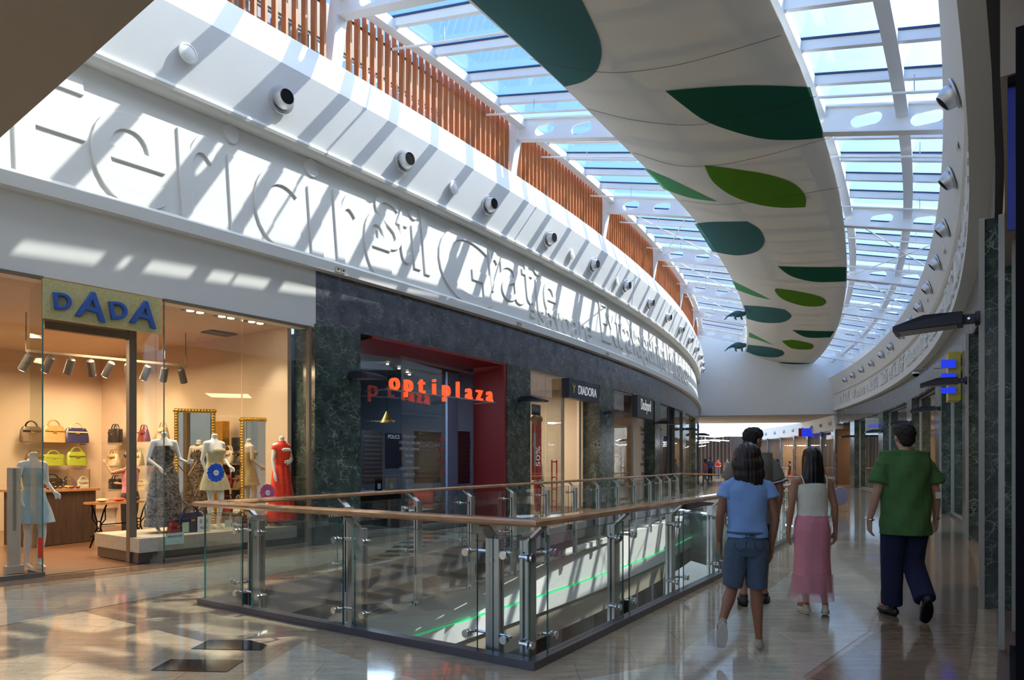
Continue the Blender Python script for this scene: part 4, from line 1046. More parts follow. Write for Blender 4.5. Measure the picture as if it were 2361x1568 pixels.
    if shoes:
        for k_, sd in (('l', -1), ('r', 1)):
            an = q(legs[k_][1]); toe = Vector(legs[k_][2]).normalized(); side_ = Vector((0, 0, 1)).cross(toe) if abs(toe.z) < .95 else Vector((1, 0, 0)); side_.normalize(); upv = toe.cross(side_).normalized()
            if upv.z < 0: upv = -upv
            if toe.z < -.6 and upv.y < 0: upv = -upv
            sc_ = shoes[2]*s if len(shoes) > 2 else s; base = an-upv*.055*sc_
            c = Blob(); c.cap([(base-toe*.045*sc_, .036*sc_), (base+toe*.05*sc_-upv*.004*sc_, .036*sc_), (base+toe*.15*sc_-upv*.012*sc_, .030*sc_)])
            for a in (-.014, .014): c.cap([(base+toe*.04*sc_+side_*a*sc_-upv*.01, .032*sc_), (base+toe*.15*sc_+side_*a*sc_-upv*.014*sc_, .026*sc_)])
            c.cap([(base-toe*.02*sc_, .035*sc_), (an-toe*.012*sc_, .036*sc_)])
            so_ = c.build('shoe', shoes[0], root, .008, 3, [(an+upv*.005*sc_, upv)])
            m = MB(); m.use(shoes[1]); out = []
            for t in range(16):
                a = 2*PI*t/16; x = math.cos(a); y = math.sin(a); out.append((base+toe*(.055+.115*x)*sc_+side_*(.042*y*(1+.12*x))*sc_-upv*.030*sc_))
            st = [p-upv*.014*sc_ for p in out]; m.add(out+st, [tuple(range(16)), tuple(range(31, 15, -1))]+[(i, i+16, (i+1) % 16+16, (i+1) % 16) for i in range(16)]); m.obj('sole', so_)
    if extras: extras(root, q, s, body)
    return root
# ---- the girl in the blue T-shirt
def ex_blue(root, q, s, body):
    m = MB(); m.use('denim').tube([q((.16*math.cos(a), -.12*abs(math.sin(a)) if math.sin(a) < 0 else .1*math.sin(a), 1.0)) for a in frange(0, 2*PI, 20)], .012, 6); m.obj('waistband', root)
    text_mesh('Ldb', .05, .002, 'soft_black', 'embroidery', root, facing(q((.0, -.137, .965)), (1, 0, 0)))
    for sd in (-1, 1):
        m = MB(); m.use('soft_black').tube([q((sd*.035, -.133, .93)), q((sd*.04, -.142, .875)), q((sd*.08, -.14, .845)), q((sd*.12, -.12, .875)), q((sd*.125, -.105, .925))], .0022, 5); m.obj('pocket_stitching', root)
def pz(px, py, Y): return CZ+(HY-py)*Y/F
bx, by = (1722-HX)/F*5.28, 5.28
person('girl in a sky blue T-shirt and knee length denim shorts walking away, one foot lifted', (bx, by, .012), -.12, 1.57,
       arms=dict(l=((-.225, .0, 1.13), (-.215, .09, .90), (.05, .1, -1), .6), r=((.235, -.01, 1.12), (.215, .05, .87), (-.05, .05, -1), .5)),
       legs=dict(l=((-.12, .03, .50), (-.27, -.31, .27), (-.05, .15, -.95)), r=((.085, .03, .49), (.10, .0, .085), (.25, .95, 0))),
       skin='skin_brown', hair=('bushy', 'dark_hair'), top=dict(mat='sky_blue_cotton', hem=.96, sleeve=.32, cuff=.062, neck=1.485, fold=.006), bottom=('shorts', 'denim', .92, .008), shoes=('canvas_shoe', 'sole_white', .98), build=.98, extras=ex_blue, shoulder=.175, voxel=.008, head_k=.93)
# ---- the man in front of her, face turned to the right
def ex_taupe(root, q, s, body):
    m = MB()
    for z, mn in ((1.20, 'white_cloth'), (1.165, 'navy_cloth'), (1.145, 'white_cloth')):
        m.use(mn).tube([q((.185*math.cos(a), .136*math.sin(a), z)) for a in frange(0, 2*PI, 24)], .008, 5)
    m.obj('stripe', root)
    for zz, mn in ((.42, 'white_cloth'), (.47, 'navy_cloth')):
        a = q((.18, 0, 1.41)); b = q((.255, 0, 1.14)); c = a+(b-a)*(zz+.28); d = (b-a).normalized(); x = d.orthogonal().normalized(); y = d.cross(x)
        m = MB(); m.use(mn).tube([c+(x*math.cos(t)+y*math.sin(t))*.073*s*1.12 for t in frange(0, 2*PI, 16)], .006, 5); m.obj('sleeve_stripe', root)
person('man in taupe polo and dark shorts beyond the girl in blue, face turned right', ((1738-HX)/F*6.95, 6.95, .012), -.1, 1.79,
       arms=dict(l=((-.28, .02, 1.14), (-.27, .06, .90), (.02, .12, -1), .6), r=((.255, .0, 1.14), (.25, .08, .89), (.0, .15, -1), .7)),
       legs=dict(l=((-.10, .05, .49), (-.11, -.06, .10), (.05, 1, 0)), r=((.12, .12, .49), (.13, .10, .085), (.35, .93, 0))),
       skin='skin_tan', hair=('short', 'short_hair'), top=dict(mat='taupe_polo', hem=.80, deep=1.1, sleeve=.62, cuff=.058, neck=1.515, ease=.016, minw=.165), bottom=('shorts', 'soft_black', .85, .02), shoes=('black_leather', 'black', 1.05), build=1.0, head_yaw=-.95, extras=ex_taupe, shoulder=.18, voxel=.009)
# ---- the girl in the cream top and long pink skirt
def ex_pink(root, q, s, body):
    for sd in (-1, 1):
        m = MB(); m.use('cream_cotton').tube([q((sd*.105, -.118, 1.33)), q((sd*.115, -.108, 1.38)), q((sd*.122, -.085, 1.425)), q((sd*.122, -.03, 1.462)), q((sd*.115, .04, 1.45)), q((sd*.105, .10, 1.36))], .0055, 6); m.obj('shoulder_strap', root)
    c = Blob(); c.loft([(q((0, 0, .6)), .200*s, .165*s), (q((0, -.01, .35)), .205*s, .18*s), (q((-.02, -.02, .12)), .235*s, .205*s)])
    o = c.build('chiffon_overlay', 'pink_chiffon', root, .012, 4, [(q((0, 0, .42)), (0, 0, 1)), (q((0, 0, .155)), (0, 0, -1))], disp=folds(8, .007, 2, 26))
person('girl in a cream strappy top and long pink skirt walking away, dark straight hair', ((1872-HX)/F*6.5, 6.5, .010), -.08, 1.575,
       arms=dict(l=((-.215, -.02, 1.14), (-.235, .02, .88), (.0, .08, -1), .5), r=((.225, -.02, 1.14), (.25, .03, .88), (.0, .08, -1), .6)),
       legs=dict(l=((-.06, .03, .49), (-.05, .03, .09), (-.1, 1, 0)), r=((.08, -.01, .49), (.10, -.10, .11), (.35, .92, -.12))),
       skin='skin_tan', hair=('long', 'black_hair', .20), top=dict(mat='cream_cotton', hem=1.035, neck=1.345, ease=.008, minw=.150, hw=.155, fold=.003), bottom=('skirt', 'pink_skirt', .24, .0, [(1.06, .142, .10, 0), (.98, .168, .125, -.01), (.88, .185, .14, -.01), (.6, .178, .145, 0), (.2, .195, .17, 0), (.1, .195, .17, 0)]), shoes=('sole_white', 'sole_white', .95), build=.95, extras=ex_pink, shoulder=.168, voxel=.008, head_k=.91)
# ---- the man in the green polo
def ex_green(root, q, s, body):
    m = MB(); m.use('green_polo').tube([q((.078*math.cos(a), .015+.078*math.sin(a), 1.505+.012*math.sin(a))) for a in frange(0, 2*PI, 20)], .016, 8); m.obj('collar', root)
    def ring(p0, p1, t, r, mn, nm, rr=.006):
        a, b = q(p0), q(p1); c = a+(b-a)*t; d = (b-a).normalized(); x = d.orthogonal().normalized(); y = d.cross(x)
        m = MB(); m.use(mn).tube([c+(x*math.cos(k)+y*math.sin(k))*r*s for k in frange(0, 2*PI, 16)], rr, 6); return m.obj(nm, root)
    ring((-.255, -.01, 1.13), (-.295, .05, .87), .97, .034, 'silver', 'wristwatch', .009); ring((.265, -.01, 1.13), (.305, .06, .88), .93, .036, 'silver', 'bracelet', .004); ring((.265, -.01, 1.13), (.305, .06, .88), .99, .034, 'silver', 'bracelet', .003)
    m = MB(); m.use('white_cloth').box(q((.268, -.045, 1.10)), (.05, .012, .06), 0); m.obj('elbow_plaster', root)
person('man in a green polo shirt and dark blue jeans walking away at right', ((2087-HX)/F*6.4, 6.4, .012), -.05, 1.80,
       arms=dict(l=((-.255, -.01, 1.13), (-.295, .05, .87), (.05, .12, -1), .7), r=((.265, -.01, 1.13), (.305, .06, .88), (.0, .2, -1), .9)),
       legs=dict(l=((-.10, .04, .49), (-.09, .06, .09), (-.1, 1, 0)), r=((.08, .03, .49), (.03, -.27, .20), (.08, .45, -.89))),
       skin='skin_fair', hair=('short', 'short_hair'), top=dict(mat='green_polo', hem=.745, deep=1.1, sleeve=.70, cuff=.058, neck=1.515, ease=.028, minw=.172, hw=.165, hd=.125, fold=.009), bottom=('trousers', 'dark_denim', 0, .022), shoes=('black_leather', 'black', 1.05), build=1.08, extras=ex_green, shoulder=.180, voxel=.009)
# ---- people further off
WALK = dict(l=((-.09, .10, .49), (-.09, .12, .09), (0, 1, 0)), r=((.09, .02, .49), (.09, -.22, .15), (0, .8, -.5)))
STAND = dict(l=((-.09, .02, .49), (-.10, .0, .085), (-.1, 1, 0)), r=((.09, .02, .49), (.10, .0, .085), (.1, 1, 0)))
AR = dict(l=((-.23, 0, 1.13), (-.24, .08, .88)), r=((.23, 0, 1.13), (.24, .08, .88)))
ARB = dict(l=((-.24, 0, 1.14), (-.12, .18, 1.10)), r=((.24, 0, 1.14), (.12, .18, 1.10)))
def far_person(px, fy, label, rz, H, legs, arms, skin, hair, top, bottom, group=None):
    Y = 2282/(fy-HY); person(label, ((px-HX)/F*Y, Y, .01), rz, H, arms, legs, skin, hair, top, bottom, ('black_leather', 'black'), 1.0, detail=False, voxel=.018)
far_person(1626, 1119.0, 'distant woman in magenta top and jeans walking left of the guard', 1.2, 1.66, WALK, AR, 'skin_tan', ('long', 'dark_hair', .2), dict(mat='magenta_cloth', hem=.98, sleeve=0, neck=1.42), ('trousers', 'denim', 0))
far_person(1637, 1111.5, 'distant guard in a light blue shirt, black tie and black trousers, standing', PI, 1.80, STAND, AR, 'skin_tan', ('short', 'short_hair'), dict(mat='blue_shirt', hem=.98, sleeve=.8, neck=1.5, ease=.03), ('trousers', 'soft_black', 0))
far_person(1655.5, 1104.0, 'distant man in a red T-shirt and jeans facing the camera', PI, 1.72, STAND, ARB, 'skin_fair', ('short', 'short_hair'), dict(mat='red_cloth', hem=.92, sleeve=.6, neck=1.5, ease=.03), ('trousers', 'denim', 0))
far_person(1677, 1103.5, 'distant man in a dark grey top at the right of the red T-shirt', PI-.5, 1.76, STAND, AR, 'skin_fair', ('short', 'short_hair'), dict(mat='grey_cloth', hem=.92, sleeve=.6, neck=1.5, ease=.02), ('trousers', 'soft_black', 0))
far_person(1793, 1113.5, 'distant woman in a purple sleeveless top and denim skirt, seen between the walking family', 1.0, 1.66, WALK, AR, 'skin_fair', ('long', 'dark_hair', .1), dict(mat='purple_cloth', hem=.84, sleeve=0, neck=1.42), ('shorts', 'denim', .7))
far_person(1821, 1109.5, 'distant boy in a black T-shirt and red shorts', .9, 1.52, WALK, AR, 'skin_fair', ('short', 'short_hair'), dict(mat='soft_black', hem=.92, sleeve=.6, neck=1.5), ('shorts', 'red_cloth', .85))
far_person(1845, 1105.0, 'distant man in a dark top half hidden behind the girl with straight hair', .4, 1.74, STAND, AR, 'skin_tan', ('short', 'short_hair'), dict(mat='grey_cloth', hem=.92, sleeve=.6, neck=1.5), ('trousers', 'soft_black', 0))
far_person(2014, 1117.0, 'distant man in a navy T-shirt and camouflage shorts by the right shops', .7, 1.74, WALK, AR, 'skin_tan', ('short', 'short_hair'), dict(mat='navy_cloth', hem=.90, sleeve=.6, neck=1.5), ('shorts', 'camo_cloth', .95))
# ================================================================ SHOPS
def room(side, p0, p1, depth, wallm, floorm, ceilm, zc=3.84, name='shop'):
    """walls, floor and ceiling of a shop unit behind the arc"""
    sg = -1 if side == 'L' else 1
    n = max(2, int(abs(p1-p0)/.7)); ph = frange(p0, p1, n)
    m = MB(); m.use(wallm)
    for p in (p0, p1): 
        a, b = pol(p, rS(side, p)+sg*.5), pol(p, rS(side, p)+sg*depth); m.beam((a.x, a.y, zc/2), (b.x, b.y, zc/2), .08, zc)
    m.arc(ph, [(sg*depth, 0), (sg*(depth+.1), 0), (sg*(depth+.1), zc), (sg*depth, zc)], side)
    m.use(ceilm).arc(ph, [(sg*.1, zc), (sg*(depth+.1), zc), (sg*(depth+.1), zc+.08), (sg*.1, zc+.08)], side)
    f = MB(); f.use(floorm).arc(ph, [(sg*.12, .0015), (sg*depth, .0015), (sg*depth, .006), (sg*.12, .006)], side); struct(f.obj('floor_shop_'+name))
    o = struct(m.obj('wall_shop_'+name)); return o
def lamp_area(loc, size, power, col, rot=(0, 0, 0), sy=None):
    l = bpy.data.lights.new('shop_light', 'AREA'); l.energy = power; l.size = size; l.color = col
    if sy: l.shape = 'RECTANGLE'; l.size_y = sy
    o = bpy.data.objects.new('shop_light', l); COL.objects.link(o); o.location = loc; o.rotation_euler = rot; return o
def spot(loc, target, power, col=(1, .75, .45), size=1.2, blend=.6):
    l = bpy.data.lights.new('shop_spot', 'SPOT'); l.energy = power; l.color = col; l.spot_size = size; l.spot_blend = blend; l.shadow_soft_size = .05
    o = bpy.data.objects.new('shop_spot', l); COL.objects.link(o); o.location = loc
    o.rotation_euler = (Vector(target)-Vector(loc)).to_track_quat('-Z', 'Y').to_euler(); return o
WARM = (1, .72, .42)
mat('shop_peach', (.56, .44, .33), .8, noise=(2, .04)); mat('shop_grey', (.10, .12, .15), .7, noise=(3, .1)); mat('shop_dark', (.035, .035, .04), .7, noise=(3, .15)); mat('shop_cream', (.52, .42, .31), .75, noise=(3, .05)); mat('shop_brown', (.12, .07, .04), .6, noise=(4, .2))
mat('lamp_glow', (1, .85, .6), .5, emit=14, ecol=(1, .80, .5)); mat('cool_glow', (1, 1, 1), .5, emit=9, ecol=(.85, .92, 1)); mat('amber_glow', (1, .6, .25), .5, emit=1.6, ecol=(1, .5, .15))
mat('blue_sign', (.01, .03, .75), .4, emit=.25, ecol=(.02, .06, 1)); mat('yellow_sign', (.65, .50, .06), .5); mat('letter_blue', (.03, .11, .40), .45); mat('letter_orange', (.85, .075, .02), .35, emit=.5, ecol=(1, .09, .02)); mat('letter_white', (.85, .85, .85), .5, emit=.15); mat('decal_grey', (.36, .42, .46), .6); mat('decal_red', (.45, .02, .03), .6); mat('sign_navy', (.018, .024, .045), .4); mat('sign_grey', (.05, .055, .055), .5); mat('white_paper', (.78, .80, .76), .7); mat('mint_paper', (.36, .52, .42), .7)
mat('cream_cloth', (.50, .47, .30), .7, noise=(30, .15), bump=.4, bscale=40); mat('orange_red', (.75, .035, .008), .6, noise=(12, .2), bump=.3, bscale=20); mat('blue_dress', (.33, .48, .55), .7, noise=(20, .15)); mat('rosette_blue', (.02, .12, .60), .55); mat('rosette_pink', (.62, .11, .27), .55)
mat_streak('striped_dress', [(.01, .008, .008), (.03, .022, .02), (.20, .18, .17), (.02, .014, .012), (.06, .04, .035)], (4, 4, 7), .6)
for nm, c in dict(bag_tan=(.42, .24, .09), bag_black=(.012, .011, .012), bag_navy=(.02, .02, .07), bag_lime=(.27, .33, .03), bag_cream=(.52, .42, .27), bag_red=(.20, .02, .02), bag_brown=(.13, .07, .03), bag_white=(.60, .57, .50)).items(): mat(nm, c, .32, noise=(14, .2))
mat_glass('mirror_surface', (.0, .0, .0), 1.0, k=0); MATS['mirror_surface'].node_tree.nodes.clear()
_nt = MATS['mirror_surface'].node_tree; _g = N(_nt, 'ShaderNodeBsdfGlossy', Roughness=.02); _g.inputs[0].default_value = (.55, .5, .44, 1); _o = N(_nt, 'ShaderNodeOutputMaterial'); _nt.links.new(_g.outputs[0], _o.inputs[0])
def mat_damask(name, a, b):
    m, nt = newmat(name); L = nt.links.new; p = N(nt, 'ShaderNodeBsdfPrincipled', Roughness=.7); o = N(nt, 'ShaderNodeOutputMaterial'); L(p.outputs[0], o.inputs[0])
    t = N(nt, 'ShaderNodeTexCoord'); mp = N(nt, 'ShaderNodeMapping'); mp.inputs['Scale'].default_value = (9, 9, 9); L(t.outputs['Object'], mp.inputs[0])
    n = N(nt, 'ShaderNodeTexNoise', Scale=1.0, Detail=1.0, Distortion=3.2); L(mp.outputs[0], n.inputs['Vector'])
    r = ramp(nt, [(.40, b), (.43, a), (.50, a), (.53, b), (.60, b), (.63, a)]); L(n.outputs[0], r.inputs[0]); L(r.outputs[0], p.inputs['Base Color']); return m
mat_damask('damask', (.56, .55, .36), (.60, .46, .10))
def Lz(px, py, off=0.0):
    p = phiL(px, off); q = PL(p, off); return p, CZ+(HY-py)*q.y/F
def Lw(px, py, off=0.0):
    p, z = Lz(px, py, off); return PL(p, off, z), p
# bounds of every unit on the left
room('L', -39.4, -35.0, 7.4, 'shop_peach', 'shop_parquet', 'shop_peach', name='handbags')
room('L', -34.55, -30.97, 6.0, 'shop_grey', 'black_granite', 'shop_dark', name='opticians')
room('L', -30.87, -27.78, 6.0, 'shop_cream', 'shop_brown', 'shop_cream', name='sportswear')
room('L', -27.70, -24.25, 5.5, 'shop_brown', 'shop_brown', 'shop_dark', name='outdoor')
room('L', -24.15, -20.65, 5.0, 'shop_dark', 'shop_brown', 'shop_dark', name='fourth_left')
room('L', -20.55, -17.1, 5.0, 'shop_cream', 'shop_brown', 'shop_cream', name='fifth_left')
room('L', -17.0, -12.4, 5.0, 'shop_dark', 'shop_brown', 'shop_dark', name='sixth_left')
RU = [(-37.25, -34.7, 'shop_dark'), (-34.3, -30.4, 'shop_brown'), (-30.35, -26.5, 'shop_grey'), (-26.4, -22.55, 'shop_cream'), (-22.45, -18.65, 'shop_grey'), (-18.55, -14.7, 'shop_dark'), (-14.6, -12.2, 'shop_cream')]
for i, (a, b, wm) in enumerate(RU): room('R', a, b, 5.0, wm, 'shop_brown', 'shop_dark', name='right_%s' % ORD[i])
for p, off, pw in ((-37.4, -2.2, 40), (-36.2, -2.2, 40), (-37.6, -5, 70), (-36.2, -5, 70)):
    q = PL(p, off, 3.38); lamp_area(q, 1.0, pw, WARM)
for p, pw, c in ((-32.9, 70, (.75, .88, 1)), (-29.4, 120, (1, .86, .68)), (-26, 90, WARM), (-22.5, 60, (1, .8, .6)), (-18.9, 70, WARM), (-15, 40, WARM)): lamp_area(PL(p, -2.5, 3.7), 1.5, pw, c)
for p, pw, c in ((-36.8, 12, WARM), (-32.4, 50, WARM), (-28.4, 45, (.9, .95, 1)), (-24.5, 70, WARM), (-20.5, 55, (.9, .95, 1)), (-16.6, 60, WARM), (-13.2, 60, WARM)): lamp_area(PR(p, 2.4, 3.7), 1.5, pw, c)
# ---------------------------------------------------------------- glazed fronts, left
def front(p0, p1, z1=3.84, off=-.06, seams=(), framem='bronze_frame', name='shopfront_glazing', label='', side='L', glass='shop_glass', group=None, posts=(1, 1)):
    sg = 1 if side == 'L' else -1
    root = thing(name, label, 'shop window', (0, 0, 0), 0, group)
    cuts = [p0]+list(seams)+[p1]
    for a, b in zip(cuts, cuts[1:]):
        m = MB(); m.use(glass).abox(a+.008, b-.008, sg*off, sg*(off-.012), .06, z1-.03, side, n=2); m.obj('glass_pane', root)
    m = MB(); m.use(framem).abox(p0, p1, sg*(off+.03), sg*(off-.05), 0, .06, side); m.abox(p0, p1, sg*(off+.03), sg*(off-.05), z1-.035, z1+.0, side)
    for p, k in zip((p0, p1), posts):
        if k: m.box(pol(p, rS(side, p)+sg*off, z1/2), (.08, .05, z1-.001), rad(p))
    m.obj('frame', root)
    return root
pX = lambda x, off=0: phiL(x, off)
G_L = front(-39.2, pX(98), 3.80, -.0, (), label='glass shop window left of the handbag shop doorway, mannequin in pale blue behind it', posts=(1, 0))
G_R = front(pX(378), pX(712), 3.80, -.0, (pX(558),), label='large glass shop window of the handbag shop with mannequins in dresses behind it', posts=(0, 1))
# returns beside the doorway and the door frame
rt = thing('doorway_frame', 'bronze doorway frame with angled glass returns below the yellow patterned sign', 'doorway')
a0, a1 = PL(pX(98), -.0), PL(pX(98), -.42); b0, b1 = PL(pX(378), -.0), PL(pX(303, -.40), -.40)
m = MB(); m.use('shop_glass').beam((a0.x, a0.y, 1.9), (a1.x, a1.y, 1.9), .012, 3.7); m.obj('glass_return', rt)
m = MB(); m.use('shop_glass').beam((b0.x, b0.y, 1.9), (b1.x, b1.y, 1.9), .012, 3.7); m.obj('glass_return', rt)
m = MB(); m.use('bronze_frame').beam((b0.x, b0.y, .03), (b1.x, b1.y, .03), .06, .06); m.beam((a0.x, a0.y, .03), (a1.x, a1.y, .03), .06, .06); m.box((b1.x, b1.y, 1.9), (.10, .10, 3.78), rad(-37))
c0 = PL(pX(100, -.4), -.4, 3.30); m.beam((b1.x, b1.y, 3.26), c0-Vector((0, 0, .04)), .09, .10); m.use('glass_edge'); m.box((b0.x, b0.y, 1.9), (.012, .012, 3.7)); m.box((a0.x, a0.y, 1.9), (.012, .012, 3.7)); m.obj('frame', rt)
m = MB(); m.use('shop_peach').abox(pX(102, -.4), pX(300, -.4), -.42, -.45, 3.3, 3.8); m.obj('upper_panel', rt)
# yellow sign with blue letters
sp0, sp1 = pX(99, .05), pX(371, .05)
sg_ = thing('shop_sign', 'yellow patterned shop sign with blue letters over the handbag shop doorway', 'sign')
m = MB(); m.use('damask').abox(sp0, sp1, .03, .07, 3.27, 3.77); m.obj('board', sg_)
for ch, x0, x1, y0, y1, tilt in (('D', 128, 163, 672, 713, .12), ('A', 180, 235, 665, 735, -.1), ('D', 259, 291, 692, 735, .15), ('A', 305, 352, 686, 750, -.12)):
    P0, pa = Lw(x0, (y0+y1)/2, .09); P1, pb = Lw(x1, (y0+y1)/2, .09); _, zt = Lz((x0+x1)/2, y0, .09); _, zb = Lz((x0+x1)/2, y1, .09)
    hgt = (zt-zb)*.92; ctr = (P0+P1)/2; ctr.z = zb; dr = (P1-P0); dr.z = 0
    mt = facing(ctr, dr) @ Matrix.Rotation(tilt, 4, 'Z')
    text_mesh(ch, hgt*1.38, .03, 'letter_blue', 'letter', sg_, mt, bevel=.008, font_scale_x=1.0)
# granite display bench
bt = pX(312, -.06)
m = MB(); m.use('granite_bench').abox(pX(318, -.1), -35.1, -.07, -1.5, .17, .37); bench = m.obj('display_bench'); tag(bench, 'grey granite display bench inside the window under the mannequins', 'bench')
m = MB(); m.use('dark_steel').abox(pX(322, -.1), -35.12, -.14, -1.45, .016, .17); m.obj('plinth', bench)
# ---------------------------------------------------------------- mannequins
def mannequin(label, loc, rz, H, dress, pose, stand=True):
    root = thing('mannequin', label, 'mannequin', loc, rz, None); s = H/1.75
    q = lambda p: Vector(p)*s; B = Blob()
    B.loft([(q((0, 0, .84)), .115*s, .085*s), (q((0, 0, .93)), .145*s, .10*s), (q((0, 0, 1.08)), .10*s, .075*s), (q((0, -.0, 1.2)), .12*s, .09*s), (q((0, -.02, 1.27)), .135*s, .105*s), (q((0, 0, 1.4)), .14*s, .08*s), (q((0, 0, 1.46)), .07*s, .06*s), (q((0, 0, 1.5)), .045*s, .045*s), (q((0, -.01, 1.56)), .048*s, .048*s), (q((0, -.01, 1.575)), .03*s, .03*s)])
    for k_, sd in (('l', -1), ('r', 1)):
        A = pose[k_]; sh = q((sd*.155, 0, 1.405)); el = q(A[0]); wr = q(A[1]); B.cap([(q((sd*.06, 0, 1.42)), .05*s), (sh, .046*s)]); B.cap([(sh, .045*s), (el, .031*s)]); B.cap([(el, .031*s), (wr, .02*s)])
        hand(B, wr, Vector(A[2]), sd, .35, s*.95)
        lg = pose['L' if sd < 0 else 'R']; hp = q((sd*.08, 0, .89)); kn, an = q(lg[0]), q(lg[1]); B.cap([(hp, .085*s), (kn, .047*s)]); B.cap([(kn, .047*s), (kn+(an-kn)*.3, .048*s), (an, .026*s)]); B.cap([(an, .028*s), (an+Vector((0, -.13, -.05))*s, .022*s)])
    B.build('body', 'mannequin_white', root, .011, 4)
    for nm, mt, rings, cuts, dsp in dress:
        c = Blob(); c.loft([(q(g[0]), g[1]*s, g[2]*s) for g in rings]); o = c.build(nm, mt, root, .012, 3, [(q(co), no) for co, no in cuts], disp=dsp)
        sol = o.modifiers.new('cloth', 'SOLIDIFY'); sol.thickness = .003; sol.offset = 1
    return root
facing_out = lambda p: rad(p)+PI/2      # local -y looks into the hall
ph1 = pX(378, -.75); Pm = PL(ph1, -.75, .37)
PO1 = dict(l=((-.24, -.03, 1.15), (-.12, -.20, 1.02), (.3, -.5, -.6)), r=((.23, .0, 1.15), (.30, -.16, 1.10), (.4, -.8, .1)), L=((-.08, -.03, .48), (-.09, .02, .07)), R=((.08, -.05, .48), (.10, 0, .07)))
mannequin('headless white mannequin in a long black and grey patterned halter dress in the shop window', Pm, facing_out(ph1)-.2, 1.72,
    [('dress', 'striped_dress', [((0, -.02, 1.38), .115, .10), ((0, -.02, 1.27), .15, .12), ((0, 0, 1.1), .125, .10), ((0, 0, .93), .175, .135), ((0, 0, .5), .24, .20), ((0, 0, .05), .30, .26)], [((0, 0, 1.36), (0, 0, 1)), ((0, 0, .1), (0, 0, -1))], folds(2, .012, 3, 34)),
     ('halter_strap', 'striped_dress', [((0, -.03, 1.34), .11, .09), ((0, -.0, 1.45), .075, .065), ((0, 0, 1.49), .055, .055)], [((0, 0, 1.48), (0, 0, 1)), ((0, -.02, 1.4), (0, -1, .2))], None)], PO1)
ph2 = pX(494, -.7)
PO2 = dict(l=((-.21, .02, 1.14), (-.17, -.05, .90), (.1, -.2, -1)), r=((.21, .03, 1.16), (.20, -.14, 1.02), (.0, -.8, -.4)), L=((-.08, -.02, .48), (-.07, .03, .07)), R=((.06, -.10, .49), (.07, .0, .07)))
mannequin('headless white mannequin in a pale gold strapless mini dress behind the blue rosette', PL(ph2, -.7, .37), facing_out(ph2)+.1, 1.72,
    [('dress', 'cream_cloth', [((0, -.02, 1.36), .13, .105), ((0, -.02, 1.27), .145, .118), ((0, 0, 1.1), .118, .10), ((0, 0, .93), .17, .14), ((0.02, 0, .62), .26, .19), ((0.02, 0, .5), .27, .20)], [((0, 0, 1.31), (0, 0, 1)), ((0, 0, .64), (0, 0, -1))], folds(4, .012, 2, 22)),
     ('bow', 'cream_cloth', [((0, -.135, 1.24), .11, .02), ((0, -.14, 1.29), .12, .028), ((0, -.13, 1.33), .10, .02)], [], None)], PO2)
ph3 = pX(649, -.36)
PO3 = dict(l=((-.20, .0, 1.14), (-.22, -.06, .92), (0, -.2, -1)), r=((.24, .0, 1.16), (.05, -.17, 1.12), (-1, -.2, 0)), L=((-.08, -.02, .48), (-.07, .0, .07)), R=((.08, -.02, .49), (.07, .0, .07)))
mannequin('headless white mannequin in an orange red long dress at the right of the window', PL(ph3, -.36, .37), facing_out(ph3)+.15, 1.70,
    [('blouse', 'orange_red', [((0, -.0, 1.52), .06, .058), ((0, 0, 1.46), .085, .07), ((0, 0, 1.41), .20, .09), ((0, -.0, 1.35), .215, .105), ((0, -.02, 1.27), .15, .118), ((0, 0, 1.0), .12, .10)], [((0, 0, 1.49), (0, 0, 1)), ((0, 0, 1.05), (0, 0, -1)), ], None),
     ('skirt', 'orange_red', [((0, 0, 1.12), .11, .09), ((0, 0, .93), .165, .13), ((0, 0, .5), .22, .18), ((0, 0, .04), .29, .22)], [((0, 0, 1.09), (0, 0, 1)), ((0, 0, .08), (0, 0, -1))], folds(6, .010, 1, 30)),
     ('neck_bow', 'white_cloth', [((0, -.12, 1.30), .09, .012), ((0, -.125, 1.33), .12, .02), ((0, -.12, 1.36), .08, .012)], [], None)], PO3)
ph4 = pX(76, -.74)
mannequin('headless white mannequin in a pale blue mini dress behind the left glass pane', PL(ph4, -.74, .014), facing_out(ph4)+.3, 1.75,
    [('dress', 'blue_dress', [((0, -.02, 1.40), .125, .095), ((0, -.02, 1.27), .145, .118), ((0, 0, 1.1), .118, .10), ((0, 0, .93), .18, .15), ((0, 0, .62), .26, .21), ((0, 0, .5), .27, .21)], [((0, 0, 1.36), (0, 0, 1)), ((0, 0, .62), (0, 0, -1))], folds(9, .012, 2, 22))], PO2)
# rosettes and notices on the glass
def rosette(px, py, matn, r, label):
    P, p = Lw(px, py, .02); root = thing('rosette', label, 'rosette', P, rad(p)); m = MB(); m.use(matn)
    n = 36; vs = [(.0, 0, 0)]+[(.03 if k % 2 else .012, (r*(1-.04*(k % 3)))*math.cos(2*PI*k/n), r*(1-.04*(k % 3))*math.sin(2*PI*k/n)) for k in range(n)]+[(-.004, 0, 0)]
    m.add(vs, [(0, 1+k, 1+(k+1) % n) for k in range(n)]+[(n+1, 1+(k+1) % n, 1+k) for k in range(n)]); m.obj('pleated_ribbon', root)
    m = MB(); m.use('white_paper').lathe([(0, .02), (r*.30, .02), (r*.30, .034), (0, .034)], 20, mtx=rotY(PI/2)); m.obj('centre_disc', root)
    text_mesh('-50%', r*.22, .001, 'decal_grey', 'discount_text', root, Matrix.Translation((.036, 0, -r*.07)) @ Matrix(((0, 0, 1, 0), (1, 0, 0, 0), (0, 1, 0, 0), (0, 0, 0, 1))))
rosette(496, 1090, 'rosette_blue', .145, 'blue pleated discount rosette stuck on the shop window'); rosette(615, 1136, 'rosette_pink', .145, 'pink pleated discount rosette stuck on the shop window')
